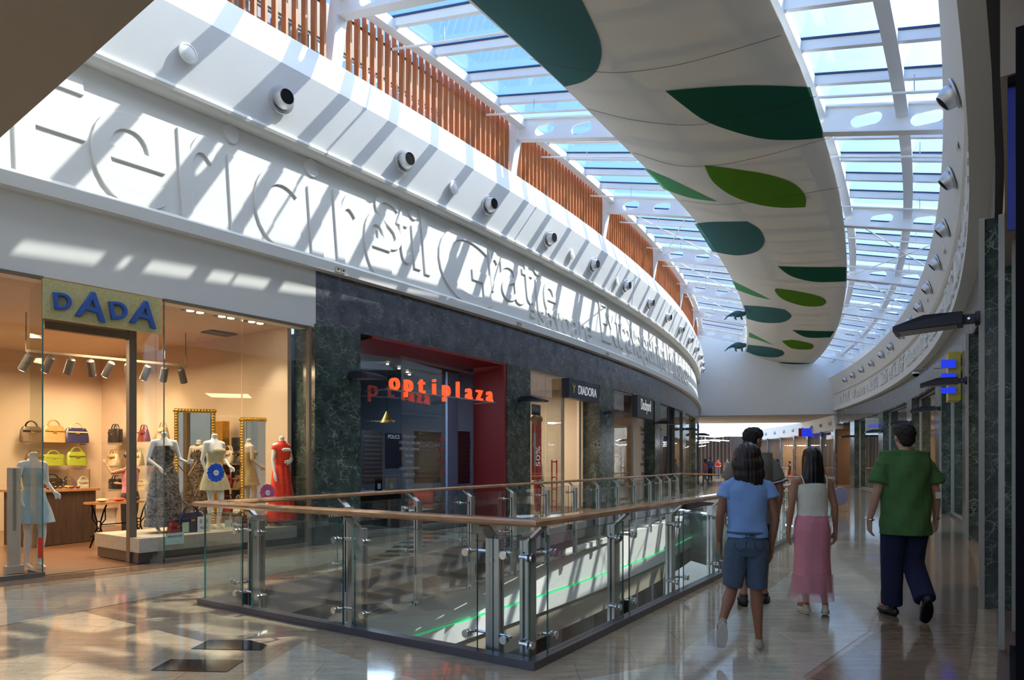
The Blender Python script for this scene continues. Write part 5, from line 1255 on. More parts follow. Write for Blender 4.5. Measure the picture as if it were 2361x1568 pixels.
LM = Matrix(((0, 0, 1, 0), (1, 0, 0, 0), (0, 1, 0, 0), (0, 0, 0, 1)))   # text plane facing local +x
def notice(px, py, w_, h_, matn, label, lines=(), off=.02, cat='notice', name='notice', dz=0):
    P, p = Lw(px, py, off); root = thing(name, label, cat, P, rad(p)); m = MB(); m.use(matn).box((0, 0, 0), (.004, w_, h_)); m.obj('sheet', root)
    for t, sz, z, mn in lines: text_mesh(t, sz, .0008, mn, 'print', root, Matrix.Translation((.004, 0, z)) @ LM)
    return root
notice(403, 1242, .27, .165, 'mint_paper', 'pale green notice reading PROMOTIE low on the shop window', (('PROMOTIE', .042, .02, 'dark_steel'), ('______________', .018, -.045, 'dark_steel')))
notice(470, 1209, .20, .24, 'white_paper', 'blue and white leaflet standing on the display bench', (('TEXT', .05, -.07, 'letter_blue'), ('II  II', .09, .02, 'letter_blue')), off=-.12, name='leaflet', cat='leaflet')
notice(428, 1216, .10, .15, 'mint_paper', 'small green framed price card left of the leaflet', off=-.25, name='price_card', cat='price card')
notice(527, 1207, .13, .12, 'mint_paper', 'small green price card in the middle of the bench', off=-.3, name='price_card', cat='price card')
notice(650, 1200, .17, .15, 'mint_paper', 'green edged price card in front of the red dress', (('=====', .03, .01, 'white_paper'), ('=====', .03, -.04, 'white_paper')), off=-.3, name='price_card', cat='price card')
notice(93, 1263, .05, .26, 'orange_red', 'narrow orange label at the edge of the left glass pane', off=.02)
# ---------------------------------------------------------------- handbags on shelves
def bag_mesh(root, matn, w_, h_, d_, style, trim=None):
    m = MB(); m.use(matn); n = 14; rings = []
    pr = [(0, .94), (.08, 1.0), (.4, 1.0), (.75, .92), (.95, .80), (1.0, .72)] if style != 'boxy' else [(0, .98), (.05, 1), (.5, 1), (.9, .99), (.97, .97), (1, .9)]
    vs = []
    for t, k in pr:
        dd = d_*(1-.62*t) if style != 'boxy' else d_*(1-.15*t)
        for j in range(n):
            a = 2*PI*j/n; c_, s_ = math.cos(a), math.sin(a); vs.append((dd/2*math.copysign(abs(c_)**.5, c_), w_/2*k*math.copysign(abs(s_)**.4, s_), h_*t+(.02*h_*math.sin(3*a) if t > .8 else 0)))
    fs = [(i*n+j, i*n+(j+1) % n, (i+1)*n+(j+1) % n, (i+1)*n+j) for i in range(len(pr)-1) for j in range(n)]+[tuple(range(n-1, -1, -1)), tuple((len(pr)-1)*n+j for j in range(n))]
    m.add(vs, fs, True); m.obj('bag_body', root)
    m = MB(); m.use(trim or matn)
    for x in (-.25, .25): m.tube([(x*d_*.6, w_*.26*math.cos(t), h_*.93+h_*.42*math.sin(t)) for t in frange(0, PI, 8)], .011, 6)
    m.obj('handle', root)
    m = MB(); m.use('gold').box((d_*.42, 0, h_*.62), (.02, w_*.16, h_*.10)); m.use(trim or matn).box((d_*.38, 0, h_*.72), (.03, w_*.8, .025)); m.obj('clasp', root)
bagn = {}
def bag(px, py, off, zs, matn, label, w_=.40, h_=.26, style='soft', trim=None, rz=0):
    P, p = Lw(px, py, off); P.z = zs; root = thing('handbag', label, 'handbag', P, rad(p)+rz, None); bag_mesh(root, matn, w_, h_, .17, style, trim); return root
SO = -7.05; 
def shelf(x0, x1, z, off=SO, label='', d=.32):
    a, b = pX(x0, off), pX(x1, off); m = MB(); m.use('clear_glass').abox(a, b, off+d/2, off-d/2, z-.012, z, n=1); o = m.obj('glass_shelf'); tag(o, label, 'shelf')
    m = MB(); m.use('steel')
    for p in (a+.12*(b-a), b-.12*(b-a)): m.box(PL(p, off-.0, z-.03), (d, .02, .03), rad(p))
    m.obj('bracket', o)
def offS(px, ph=-35.2):
    lo, hi = -7.4, -.1
    f = lambda o: (lambda P: P.x/P.y-(px-HX)/F)(PL(ph, o))
    for _ in range(40):
        c = (lo+hi)/2
        if f(c) < 0: lo = c
        else: hi = c
    return lo
def side_shelf(x0, x1, z, label):
    a, b = PL(-35.2, offS(x0)+.1), PL(-35.2, offS(x1)); m = MB(); m.use('clear_glass').beam((a.x, a.y, z-.006), (b.x, b.y, z-.006), .30, .012); o = m.obj('glass_shelf'); tag(o, label, 'shelf'); m = MB(); m.use('steel')
    for t in (.15, .85): c = a+(b-a)*t; m.box((c.x, c.y, z-.03), (.02, .28, .03), rad(-35.2))
    m.obj('bracket', o)
def sbag(px, zs, matn, label, w_=.40, h_=.26, style='soft', trim=None):
    P = PL(-35.2, offS(px)); P.z = zs; root = thing('handbag', label, 'handbag', P, rad(-35.2)-PI/2, None); bag_mesh(root, matn, w_, h_, .17, style, trim); return root
ZS = []
for i, (py, nm) in enumerate(((1021, 'top'), (1073, 'middle'), (1127, 'lower'))):
    _, z = Lz(160, py, SO); ZS.append(z)
    shelf(42, 212, z, SO, nm+' glass shelf at the back left of the handbag shop'); side_shelf(240, 392, z, nm+' glass shelf on the side wall of the handbag shop')
bag(72, 1000, SO, ZS[0], 'bag_brown', 'brown handbag at the left end of the top shelf, seen through the left pane', .42, .33, trim='bag_black'); bag(124, 1000, SO, ZS[0], 'bag_tan', 'golden tan handbag with loop handles on the top shelf', .46, .36); bag(176, 1000, SO, ZS[0], 'bag_navy', 'navy handbag with light panel at the right of the tan one', .50, .33, trim='bag_cream')
bag(80, 1050, SO, ZS[1], 'bag_brown', 'brown handbag on the middle shelf, left of the green bags', .36, .26); bag(123, 1050, SO, ZS[1], 'bag_lime', 'plain lime green handbag on the middle shelf', .42, .24, 'boxy'); bag(176, 1050, SO, ZS[1], 'bag_lime', 'lime green handbag with bow on the middle shelf', .42, .30)
bag(120, 1100, SO, ZS[2], 'bag_black', 'wide black handbag above the brown counter', .46, .24); bag(158, 1100, SO, ZS[2], 'bag_black', 'small black handbag on the lower left shelf', .32, .20); bag(192, 1110, SO, ZS[2], 'bag_white', 'white handbag at the right end of the lower left shelf', .28, .2)
sbag(266, ZS[0], 'bag_black', 'glossy black handbag left of the doorway post, top shelf', .46, .30, 'boxy'); sbag(332, ZS[0], 'bag_red', 'dark red handbag right of the doorway post, top shelf', .34, .26); sbag(376, ZS[0], 'bag_cream', 'cream handbag at the end of the top right shelf', .34, .28)
sbag(262, ZS[1], 'bag_cream', 'cream handbag with gold handles, middle right shelf', .40, .26, trim='bag_tan'); sbag(318, ZS[1], 'bag_cream', 'cream handbag behind the doorway post, middle right shelf', .36, .28); sbag(352, ZS[1], 'bag_black', 'black round handbag at the end of the middle right shelf', .30, .25)
sbag(266, ZS[2], 'bag_black', 'low black handbag on the lower right shelf', .40, .22, 'boxy'); sbag(330, ZS[2], 'bag_cream', 'long cream clutch on the lower right shelf', .44, .16, 'boxy')
# low wall bench, counter with glass case
m = MB(); m.use('shop_peach').abox(pX(180, -6.9), pX(390, -6.9), -6.6, -7.3, .42, .62); o = m.obj('wall_bench'); tag(o, 'low wooden ledge along the back wall below the shelves', 'bench'); m = MB(); m.use('white_plaster').abox(pX(180, -6.9), pX(390, -6.9), -6.75, -7.3, .014, .42); m.obj('base', o)
cp0, cp1 = pX(70, -3.4), pX(178, -3.4); Pc = PL(pX(150, -3.6), -3.9)
ct = thing('counter', 'dark brown sales counter with a glass case on top inside the handbag shop', 'counter', PL(pX(118, -4.0), -4.0, .016), rad(-37.6)+.25)
m = MB(); m.use('dark_wood').box((0, 0, .46), (.8, 1.1, .92)); m.obj('base', ct); m = MB(); m.use('oak_rail').box((0, 0, .94), (.9, 1.2, .04)); m.obj('top', ct); m = MB(); m.use('shop_glass').box((0, 0, 1.13), (.6, 1.0, .34)); m.use('gold')
for a in (-.5, .5):
    for b in (-.3, .3): m.box((b, a, 1.13), (.015, .015, .35))
m.obj('glass_case', ct)
m = MB(); m.use('gold'); rr = random.Random(5)
for k in range(16): m.use(rr.choice(['gold', 'bag_red', 'bag_white', 'bag_black'])).ball((rr.uniform(-.25, .25), rr.uniform(-.42, .42), .985), .035, 8, (1, 1, .7))
m.obj('trinkets', ct)
# treadle table
tt = thing('sewing_table', 'old treadle sewing machine table with black iron legs and wooden top', 'table', fl(275, 1262)+Vector((0, 0, .012)), rad(-36.6)+.2)
m = MB(); m.use('oak_rail').box((0, 0, .76), (.45, .95, .035)); m.obj('table_top', tt)
for sy in (-.36, .36):
    m = MB(); m.use('black'); r_ = .013
    for sx_ in (-1, 1):
        m.tube([(sx_*.20, sy, .74), (sx_*.12, sy, .62), (sx_*.05, sy, .46), (sx_*.05, sy, .34), (sx_*.14, sy, .16), (sx_*.23, sy, .01)], r_, 6); m.tube([(sx_*.16, sy, .70), (sx_*.17, sy, .50), (sx_*.05, sy, .40)], r_*.8, 6); m.tube([(sx_*.16, sy, .12), (0, sy, .26), (-sx_*.05, sy, .34)], r_*.8, 6)
    m.tube([(.06*math.cos(t), sy, .40+.06*math.sin(t)) for t in frange(0, 2*PI, 12)], r_*.8, 6); m.obj('iron_leg', tt)
m = MB(); m.use('black').box((0, 0, .10), (.28, .5, .03)); m.tube([(-.2, -.36, .2), (-.2, .36, .2)], .01, 6); m.tube([(.02, -.36, .4), (.02, .36, .4)], .01, 6); m.obj('treadle', tt)
for i, (dy, mt_, lb) in enumerate(((-.3, 'bag_cream', 'cream folded item on the treadle table'), (.0, 'orange_red', 'reddish folded item on the treadle table'), (.28, 'bag_black', 'black pouch on the treadle table'))):
    P = fl(275, 1262)+Matrix.Rotation(rad(-36.6)+.2, 3, 'Z') @ Vector((0, dy, .79)); m = MB(); m.use(mt_).ball((0, 0, .03), .1, 10, (.9, 1.1, .3)); tag(m.obj('folded_item', loc=P), lb, 'clothing', 'items on the treadle table')
# shopper reaching up inside the shop
person('woman in a pink top reaching to the shelves behind the treadle table', fl(300, 1250)+Vector((0, 0, .014)), 1.3, 1.62, dict(l=((-.26, .16, 1.34), (-.20, .36, 1.50), (.2, .6, .5)), r=((.22, .12, 1.15), (.16, .40, 1.12), (0, 1, .1))), STAND, 'skin_tan', ('short', 'black_hair'), dict(mat='pink_skirt', hem=.93, sleeve=0, neck=1.43), ('trousers', 'soft_black', 0), ('black_leather', 'black'), .95, detail=False, voxel=.014)
# anti theft pedestal, left edge things
P = fl(40, 1340); pd = thing('security_pedestal', 'beige anti theft pedestal standing behind the left glass pane', 'security gate', PL(pX(32, -.5), -.5, .016), rad(-37.6))
m = MB(); m.use('cream_panel').box((0, 0, .72), (.05, .15, 1.30)); m.obj('panel', pd, bevel=.02); m = MB(); m.use('grey_frame').box((.03, .0, .95), (.01, .03, .8)); m.obj('slot', pd); m = MB(); m.use('cream_panel').box((0, 0, .05), (.10, .20, .10)); m.obj('base', pd)
# track with spotlights
tr = thing('track_rail', 'ceiling track rail across the handbag shop', 'lighting track', (0, 0, 0)); m = MB(); T0, _ = Lw(60, 858, -2.6); T1, _ = Lw(428, 848, -2.3); T0.z = T1.z = 3.2; m.use('bronze_frame').beam(T0, T1, .05, .04); m.tube([T0+Vector((0, 0, 0)), T0+Vector((0, 0, .6))], .008, 5); m.tube([T1, T1+Vector((0, 0, .6))], .008, 5); m.obj('rail', tr)
sl = thing('track_spotlight', '', 'spotlight'); m = MB(); m.use('bronze_frame').tube([(0, 0, -.02), (0, 0, -.09)], .012, 6); m.tube([(-.035, 0, -.13), (-.035, 0, -.08), (.035, 0, -.08), (.035, 0, -.13)], .007, 5); m.obj('yoke', sl)
m = MB(); R_ = Matrix.Rotation(.55, 3, 'X'); m.use('dark_steel').lathe([(.0, -.16), (.062, -.16), (.062, .10), (.04, .12), (0, .12)], 16, c=(0, .02, -.16), mtx=R_); h_ = m.obj('housing', sl); m = MB(); m.use('lamp_glow').lathe([(0, -.165), (.05, -.165), (.05, -.162), (0, -.162)], 14, c=(0, .02, -.16), mtx=R_); m.obj('lens', h_)
for i in range(9):
    o = sl if i == 0 else dup(sl); t = i/8*.96+.01; o.location = T0+(T1-T0)*t; o.rotation_euler.z = rad(-37)+PI/2+[.5, .3, .1, -.6, .4, -.5, .2, -.2, -.9][i]
    o['label'] = '%s track spotlight from the left in the handbag shop' % (['first']+ORD[1:])[i]; o['group'] = 'track spotlights in the handbag shop'
for i, x in enumerate((110, 170, 225)):
    spot(PL(pX(x, -5.6), -5.6, 3.3), PL(pX(x, -7.3), -7.35, 2.3), 34, WARM, 1.0, .8)
for o_ in (-5.8, -4.2): spot(PL(-35.8, o_, 3.3), PL(-35.05, o_, 2.3), 28, WARM, 1.0, .8)
# recessed downlights and vents
for i, (x, y) in enumerate(((450, 714), (522, 727), (590, 740))):
    p, _ = Lz(x, y, -.6); r = thing('recessed_downlight', ['left', 'middle', 'right'][i]+' pair of recessed warm downlights above the window display', 'downlight', PL(p, -.6, 3.835), rad(p), 'downlights above the window display'); m = MB(); m.use('dark_steel').box((0, 0, 0), (.18, .36, .01)); m.obj('housing', r); m = MB(); m.use('lamp_glow')
    for d in (-.08, .08): m.lathe([(0, -.012), (.055, -.012), (.055, -.006), (0, -.006)], 14, c=(0, d, 0))
    m.obj('bulb', r); spot(PL(p, -.6, 3.80), PL(p, -.8, .4), 60, (1, .82, .6), 1.5)
for i, (x, y) in enumerate(((172, 773), (505, 817))):
    P, p = Lw(x, y, -2.0 if i else -1.6); m = MB(); m.use('dark_steel').box((0, 0, 0), (.35, .5, .02)); tag(m.obj('ceiling_vent', loc=(P.x, P.y, 3.825), rz=rad(p)), ['black ceiling vent over the doorway of the handbag shop', 'black ceiling vent over the window display'][i], 'vent', 'ceiling vents')
# gilt mirrors, gilt cabinet, shelf unit
def mirror(px0, px1, pyt, pyb, off, label, depth=.05, lean=0, off1=None):
    P0, a = Lw(px0, (pyt+pyb)/2, off); P1, b = Lw(px1, (pyt+pyb)/2, off1 if off1 is not None else off); _, zt = Lz((px0+px1)/2, pyt, off); _, zb = Lz((px0+px1)/2, pyb, off); zb = max(zb, .02)
    w_ = (P1-P0).xy.length; c = (P0+P1)/2; d = P1-P0; root = thing('gilt_mirror', label, 'mirror', (c.x, c.y, zb), math.atan2(d.y, d.x)-PI/2)
    h_ = zt-zb; m = MB(); m.use('gold'); t = .07
    m.box((0, -w_/2+t/2, h_/2), (depth, t, h_)); m.box((0, w_/2-t/2, h_/2), (depth, t, h_)); m.box((0, 0, h_-t/2), (depth, w_, t)); m.box((0, 0, t/2), (depth, w_, t))
    k = 0; z = .03
    while z < h_:
        for s_ in (-1, 1): m.ball((depth/2, s_*(w_/2-t/2), z), .026, 6, (.6, 1, 1))
        z += .05
    for y in frange(-w_/2, w_/2, int(w_/.05)): m.ball((depth/2, y, h_-t/2), .026, 6, (.6, 1, 1))
    m.obj('carved_frame', root); m = MB(); m.use('mirror_surface').box((0, 0, h_/2), (.02, w_-2*t+.01, h_-2*t+.01)); m.obj('mirror_glass', root); return root
mirror(402, 497, 945, 1215, -2.4, 'tall gilt framed mirror behind the mannequins, left one', off1=-2.0); mirror(554, 629, 965, 1200, -1.45, 'tall gilt framed mirror near the red dress', off1=-1.05)
P, p = Lw(511, 1060, -2.1); m = MB(); m.use('gold').box((0, 0, 1.1), (.28, .14, 2.2)); o = m.obj('gilt_cabinet', loc=(P.x, P.y, .012), rz=rad(p)); tag(o, 'gilt sided tall cabinet beside the left mirror', 'cabinet')
su = thing('shelf_unit', 'dark shelf unit with bags between the two mirrors', 'shelf unit', PL(-35.16, -1.75, .016), (rad(-35.16)-PI/2)); m = MB(); m.use('shop_dark').box((-.18, 0, .95), (.03, .7, 1.9)); m.obj('back_panel', su)
for z in (.5, .95, 1.4): m = MB(); m.use('shop_brown').box((0, 0, z), (.34, .7, .025)); m.obj('shelf', su)
rr = random.Random(11); kk = 0
lab = ['patterned yellow and white bag at top of the shelf unit', 'black bag at top of the shelf unit', 'red and white bag in the shelf unit', 'brown bag in the shelf unit', 'dark red bag low in the shelf unit', 'cream bag low in the shelf unit']
for z in (1.4, .95, .5):
    for y in (-.17, .17):
        P = PL(-35.16, -1.75)+Matrix.Rotation((rad(-35.16)-PI/2), 3, 'Z') @ Vector((0, y, z+.03)); root = thing('handbag', lab[kk], 'handbag', P, (rad(-35.16)-PI/2)); bag_mesh(root, ['bag_cream', 'bag_black', 'bag_red', 'bag_brown', 'bag_red', 'bag_white'][kk], .28, .24, .16, 'soft'); kk += 1
# twig stand and things on the bench
P, p = Lw(448, 1215, -.9); m = MB(); m.use('bag_brown'); P.z = .37
for pts in ([(0, 0, 0), (0, 0, .5), (.0, -.1, .85), (0, -.28, 1.05)], [(0, 0, .5), (0, .12, .75), (0, .3, .95)], [(0, 0, .25), (0, .2, .42), (0, .42, .62)], [(0, 0, .3), (0, -.2, .45), (0, -.35, .65)], [(0, -.1, .85), (0, .05, 1.1)]): m.tube(pts, [.016]+[.009]*(len(pts)-1), 6)
tag(m.obj('twig_stand', loc=P, rz=rad(p)), 'bare twig jewellery stand on the bench between the mannequins', 'display stand')
for px, mt_, lb, w_, h_ in ((405, 'bag_red', 'glossy dark red bag on the bench at the foot of the black dress', .24, .16), (440, 'bag_navy', 'navy bag on the bench under the twig stand', .44, .30), (590, 'bag_white', 'white bag on the bench right of the doorway post', .42, .26), (558, 'bag_brown', 'brown round basket bag on the bench', .26, .2)):
    pp = pX(px, -.45); r = thing('handbag', lb, 'handbag', PL(pp, -.45, .37), rad(pp)); bag_mesh(r, mt_, w_, h_, .16, 'soft')
def shoe_pair(px, off, label, mt_='bag_tan'):
    pp = pX(px, off); r = thing('shoe_pair', label, 'shoes', PL(pp, off, .37), rad(pp))
    for d in (-.05, .06): m = MB(); m.use(mt_).tube([(.10, d, .02), (.03, d, .035), (-.08, d, .08)], [.022, .03, .026], 8); m.tube([(-.09, d, .07), (-.10, d, .0)], .007, 5); m.obj('shoe', r)
shoe_pair(629, -.35, 'pair of tan heeled sandals on the bench before the red dress'); shoe_pair(565, -.8, 'pair of gold heels beside the left foot of the window display', 'gold'); shoe_pair(598, -.9, 'pair of gold heels below the pink rosette', 'gold')
# ---------------------------------------------------------------- opticians
rd = struct((lambda m: (m.use('red_wall').abox(pX(833, -.3), -31.43, .0, -1.6, 3.80, 3.86), m.abox(-31.50, -31.42, .0, -.9, 0, 3.85, n=1), m.obj('wall_red_lining'))[-1])(MB()))
og = thing('shopfront_glazing', 'frameless dark glass shop front of the opticians under the orange letters', 'shop window')
g0, g1, g2 = PL(-34.3, -.9), PL(pX(925, -.55), -.55), PL(pX(1096, -.9), -.9)
mat('pale_blue_panel', (.42, .55, .68), .5); mat_glass('smoky_glass', (.72, .78, .84), .12, k=.3)
for a, b in ((g0, g1), (g1, g2)):
    m = MB(); m.use('smoky_glass').beam((a.x, a.y, 1.83), (b.x, b.y, 1.83), .012, 3.6); m.obj('glass_pane', og)
m = MB(); m.use('grey_frame').beam((g1.x, g1.y, 3.66), (g2.x, g2.y, 3.66), .04, .05); m.beam((g0.x, g0.y, .04), (g1.x, g1.y, .04), .05, .07); m.beam((g1.x, g1.y, .04), (g2.x, g2.y, .04), .05, .07); m.obj('frame', og)
m = MB(); m.use('pale_blue_panel'); PB = PL(pX(1042, -1.2), -1.2); m.box((PB.x, PB.y, 1.85), (.06, .42, 3.6), rad(-32.2)); tag(m.obj('frosted_column'), 'pale blue upright panel inside the opticians window', 'panel')
os_ = thing('shop_sign', 'orange lower case letters on a thin bar across the opticians front', 'sign'); 
q0, pa = Lw(893, 935, .06); q1, pb = Lw(1140, 935, .06); _, zb0 = Lz(897, 900, .06); _, zb1 = Lz(1138, 929, .06)
B0 = PL(pa, .06, 2.86); B1 = PL(pb, .06, 2.86)
m = MB(); m.use('grey_frame').beam(B0, B1, .04, .03)
for e in (B0, B1): m.tube([e, e+Vector((0, 0, 0))-Vector((math.cos(rad(pa)), math.sin(rad(pa)), 0))*.6], .012, 6)
m.obj('bar', os_)
D_ = (B1-B0); n_ch = 9
for i, ch in enumerate('optiplaza'):
    c = B0+D_*((i+.5)/n_ch)+Vector((0, 0, .01)); text_mesh(ch, .50, .035, 'letter_orange', 'letter', os_, facing(c, D_), bevel=.004)
pl_ = thing('pendant_lamp', 'conical metal pendant lamp hanging in the opticians window', 'lamp'); P, p = Lw(892, 965, -1.6); pl_.location = P
m = MB(); m.use('gold').lathe([(.02, .16), (.03, .14), (.16, -.10), (.155, -.10), (.02, .13)], 20, caps=False); m.obj('shade', pl_); m = MB(); m.use('black').tube([(0, 0, .14), (0, 0, 3.8-P.z)], .006, 5); m.obj('cable', pl_); m = MB(); m.use('lamp_glow').ball((0, 0, -.04), .035, 8); m.obj('bulb', pl_)
# racks of spectacles on the back and side walls
def rack(px0, px1, off, label, rows=11, cols=5):
    a, b = pX(px0, off), pX(px1, off); r = thing('spectacle_rack', label, 'display rack', (0, 0, 0)); m = MB(); m.use('shop_dark').abox(a, b, off, off-.03, .9, 2.25, n=1); m.obj('panel', r)
    m = MB(); m.use('bag_brown')
    for i in range(rows):
        for j in range(cols):
            p = a+(b-a)*(j+.5)/cols; z = 1.0+i*.11; c = PL(p, off+.05, z); t = Vector((-math.sin(rad(p)), math.cos(rad(p)), 0))
            for s_ in (-1, 1): m.tube([c+t*(s_*.032+.022*math.cos(k))+Vector((0, 0, .016*math.sin(k))) for k in frange(0, 2*PI, 8)], .003, 4, caps=False)
            m.tube([c-t*.01, c+t*.01], .003, 4)
    o = m.obj('spectacles', r); o['kind'] = 'stuff'
rack(836, 882, -3.2, 'wall rack of spectacles at the left inside the opticians'); rack(955, 1018, -2.4, 'wall rack of spectacles in the middle of the opticians', cols=6); rack(1056, 1084, -1.45, 'wall rack of spectacles at the right inside the opticians')
notice(908, 1040, .62, .85, 'sign_navy', 'dark poster reading POLICE inside the opticians', (('POLICE', .13, .30, 'letter_white'),), off=-2.2, cat='poster', name='poster')
dk = thing('desk', 'black desk with papers inside the opticians window', 'desk', PL(pX(880, -1.7), -1.7, .014), rad(-33.6)); m = MB(); m.use('black').box((0, 0, .38), (.6, 1.1, .76)); m.obj('body', dk); m = MB(); m.use('shop_brown').box((0, 0, .78), (.66, 1.2, .03)); m.obj('top', dk)
for i, (dy, c) in enumerate(((-.1, 'black'), (.3, 'bag_cream'))):
    P = PL(pX(880, -1.7), -1.7)+Matrix.Rotation(rad(-33.6), 3, 'Z') @ Vector((0, dy, .81)); m = MB(); m.use(c).box((0, 0, .14), (.03, .2+.12*i, .28)); m.use('white_paper').box((.018, 0, .10), (.004, .1, .12)); tag(m.obj('counter_card', loc=P, rz=rad(-33.6)), ['black card holder on the opticians desk', 'beige framed card on the opticians desk'][i], 'card')
for i, x in enumerate((850, 940, 985)):
    c = thing('armchair', ['low orange red armchair by the desk of the opticians', 'low orange red armchair behind the brand names', 'low orange red armchair near the red wall'][i], 'chair', PL(pX(x, -2.9), -2.9, .014), rad(-33)+i, 'orange armchairs in the opticians'); m = MB(); m.use('orange_red').box((0, 0, .28), (.6, .6, .22)); m.obj('seat', c, bevel=.04); m = MB(); m.use('orange_red').box((-.28, 0, .52), (.12, .6, .36)); m.obj('backrest', c, bevel=.04); m = MB(); m.use('steel').lathe([(0, 0), (.2, 0), (.2, .02), (.03, .03), (.03, .17), (0, .17)], 14); m.obj('base', c)
wd_ = thing('window_lettering', 'column of white brand names on the opticians glass', 'lettering'); dvec = (g2-g1).normalized(); nrm = Vector((dvec.y, -dvec.x, 0)) 
if nrm.dot(-g1) < 0: nrm = -nrm
for i, t in enumerate(('Christian Dior', 'DOLCE&GABBANA', 'EMPORIO ARMANI', 'ESCADA', 'FENDI', 'GIORGIO ARMANI', 'GIVENCHY', 'GUCCI', 'HUGO', 'MaxMara', 'POLICE', 'VOGUE')):
    c = g1+dvec*.28+nrm*.012+Vector((0, 0, 1.98-i*.137)); text_mesh(t, .085, .0006, 'decal_grey', 'brand_line', wd_, facing(c, dvec))
wr_ = thing('window_lettering', 'red discount percentages on the opticians glass', 'lettering')
for i, t in enumerate(('- 40%', '- 30%', '- 20%', '- 10%')): text_mesh(t, .17, .0006, 'decal_red', 'discount_line', wr_, facing(g1+dvec*1.5+nrm*.012+Vector((0, 0, 1.93-i*.24)), dvec))
lamps_ = MB()
for i, (x, y) in enumerate(((872, 842), (920, 855), (960, 858), (985, 862), (1030, 868))):
    p = pX(x, -2.5); r = thing('ceiling_spot', '%s tiny warm ceiling spot inside the opticians, from the left' % (['first']+ORD[1:])[i], 'downlight', PL(p, -2.2-.3*i, 3.80), 0, 'ceiling spots in the opticians'); m = MB(); m.use('lamp_glow').lathe([(0, -.01), (.03, -.01), (.03, .01), (0, .01)], 12); m.obj('bulb', r)
m = MB(); m.use('cool_glow').box(PL(-33.0, -3.2, 3.5), (.06, 2.2, .05), rad(-33)+.3); tag(m.obj('tube_light'), 'long cool fluorescent tube behind the opticians sign', 'light')
# ---------------------------------------------------------------- third unit: navy sign with yellow emblem
front(-30.77, pX(1301), 3.83, -.05, (pX(1262),), label='glass window with a red sale banner, left of the navy sign with yellow emblem', framem='grey_frame')
m = MB(); m.use('cream_panel').abox(pX(1335, -.55), -28.2, -.55, -.62, 0, 3.84); struct(m.obj('wall_cream_entrance'))
sd_ = thing('shop_sign', 'navy box sign with yellow emblem and white capital letters', 'sign'); a, b = pX(1303, .1), pX(1372, .1); m = MB(); m.use('sign_navy').abox(a, b, .22, .0, 3.25, 3.80, n=1); m.obj('box', sd_)
PA, PB2 = PL(a, .225), PL(b, .225); dv = PB2-PA; text_mesh('DIADORA', .36, .004, 'letter_white', 'letters', sd_, facing(PA+dv*.60+Vector((0, 0, 3.40)), dv), font_scale_x=.80)
m = MB(); m.use('yellow_sign'); mt = facing(PA+dv*.14+Vector((0, 0, 3.40)), dv)
m.add([mt @ Vector(v) for v in ((-.02, 0, .004), (.05, 0, .004), (.05, .14, .004), (.14, .26, .004), (.02, .20, .004), (-.10, .30, .004), (-.02, .14, .004))], [(0, 1, 2, 6), (2, 3, 4, 6), (4, 5, 6)]); m.obj('emblem', sd_)
bn = thing('sale_banner', 'red hanging sale banner with white 50% and a shirt outline', 'banner'); P, p = Lw(1237, 1040, -.25); bn.location = P; bn.rotation_euler.z = rad(p)
w_ = .55; m = MB(); m.use('decal_red').box((0, 0, 0), (.01, w_, 1.55)); bo = m.obj('sheet', bn); bo.data.materials.clear(); mat('banner_red', (.62, .02, .02), .6); bo.data.materials.append(MATS['banner_red'])
text_mesh('50%', .34, .001, 'letter_white', 'discount_text', bn, Matrix.Translation((.008, .19, -.15)) @ LM @ Matrix.Rotation(PI/2, 4, 'Z'))
m = MB(); m.use('decal_grey').add([(.008, y, z) for y, z in ((-.20, .45), (-.12, .52), (-.03, .45), (-.05, -.42), (-.15, -.40), (-.16, .1), (-.22, .12))], [(0, 6, 5, 4, 3, 2, 1)]); m.obj('shirt_print', bn)
for i, x in enumerate((-.13, .13)): m = MB(); m.use('bag_tan').ball((0, x, .86), .11, 12); m.obj('head_form', bn)
def clothed_form(px, off, z0, topm, botm, label, side='L', H=1.72, cap=None):
    p = pX(px, off) if side == 'L' else px; P = PL(p, off, z0) if side == 'L' else PR(p, off, z0)
    root = thing('mannequin', label, 'mannequin', P, facing_out(p) if side == 'L' else facing_out(p)+PI); s = H/1.75; q = lambda v: Vector(v)*s
    B = Blob(); B.loft([(q((0, 0, .9)), .15*s, .11*s), (q((0, 0, 1.1)), .14*s, .1*s), (q((0, 0, 1.35)), .17*s, .11*s), (q((0, 0, 1.45)), .10*s, .07*s)])
    for sd in (-1, 1): B.cap([(q((sd*.15, 0, 1.4)), .06*s), (q((sd*.22, 0, 1.15)), .045*s), (q((sd*.22, -.05, .92)), .04*s)])
    B.build('jacket', topm, root, .02, 3); B = Blob(); B.cap([(q((0, 0, 1.45)), .05*s), (q((0, 0, 1.6)), .085*s), (q((0, 0, 1.66)), .08*s)]); B.build('head', 'mannequin_white', root, .02, 3)
    B = Blob()
    for sd in (-1, 1): B.cap([(q((sd*.08, 0, .9)), .095*s), (q((sd*.09, 0, .5)), .07*s), (q((sd*.09, 0, .06)), .055*s)])
    B.build('trousers', botm, root, .02, 3)
    if cap: m = MB(); m.use(cap).ball(q((0, 0, 1.7)), .095*s, 12, (1, 1.05, .6)); m.box(q((0, -.11, 1.69)), (.13*s, .1*s, .015)); m.obj('cap', root)
    return root
clothed_form(1240, -.9, .014, 'mannequin_white', 'banner_red', 'white sports mannequin in red shorts behind the red sale banner')
clothed_form(1423, -.7, .014, 'bag_cream', 'navy_cloth', 'mannequin in cap, pale jacket and navy trousers in the window before the dark grey sign', cap='bag_cream')
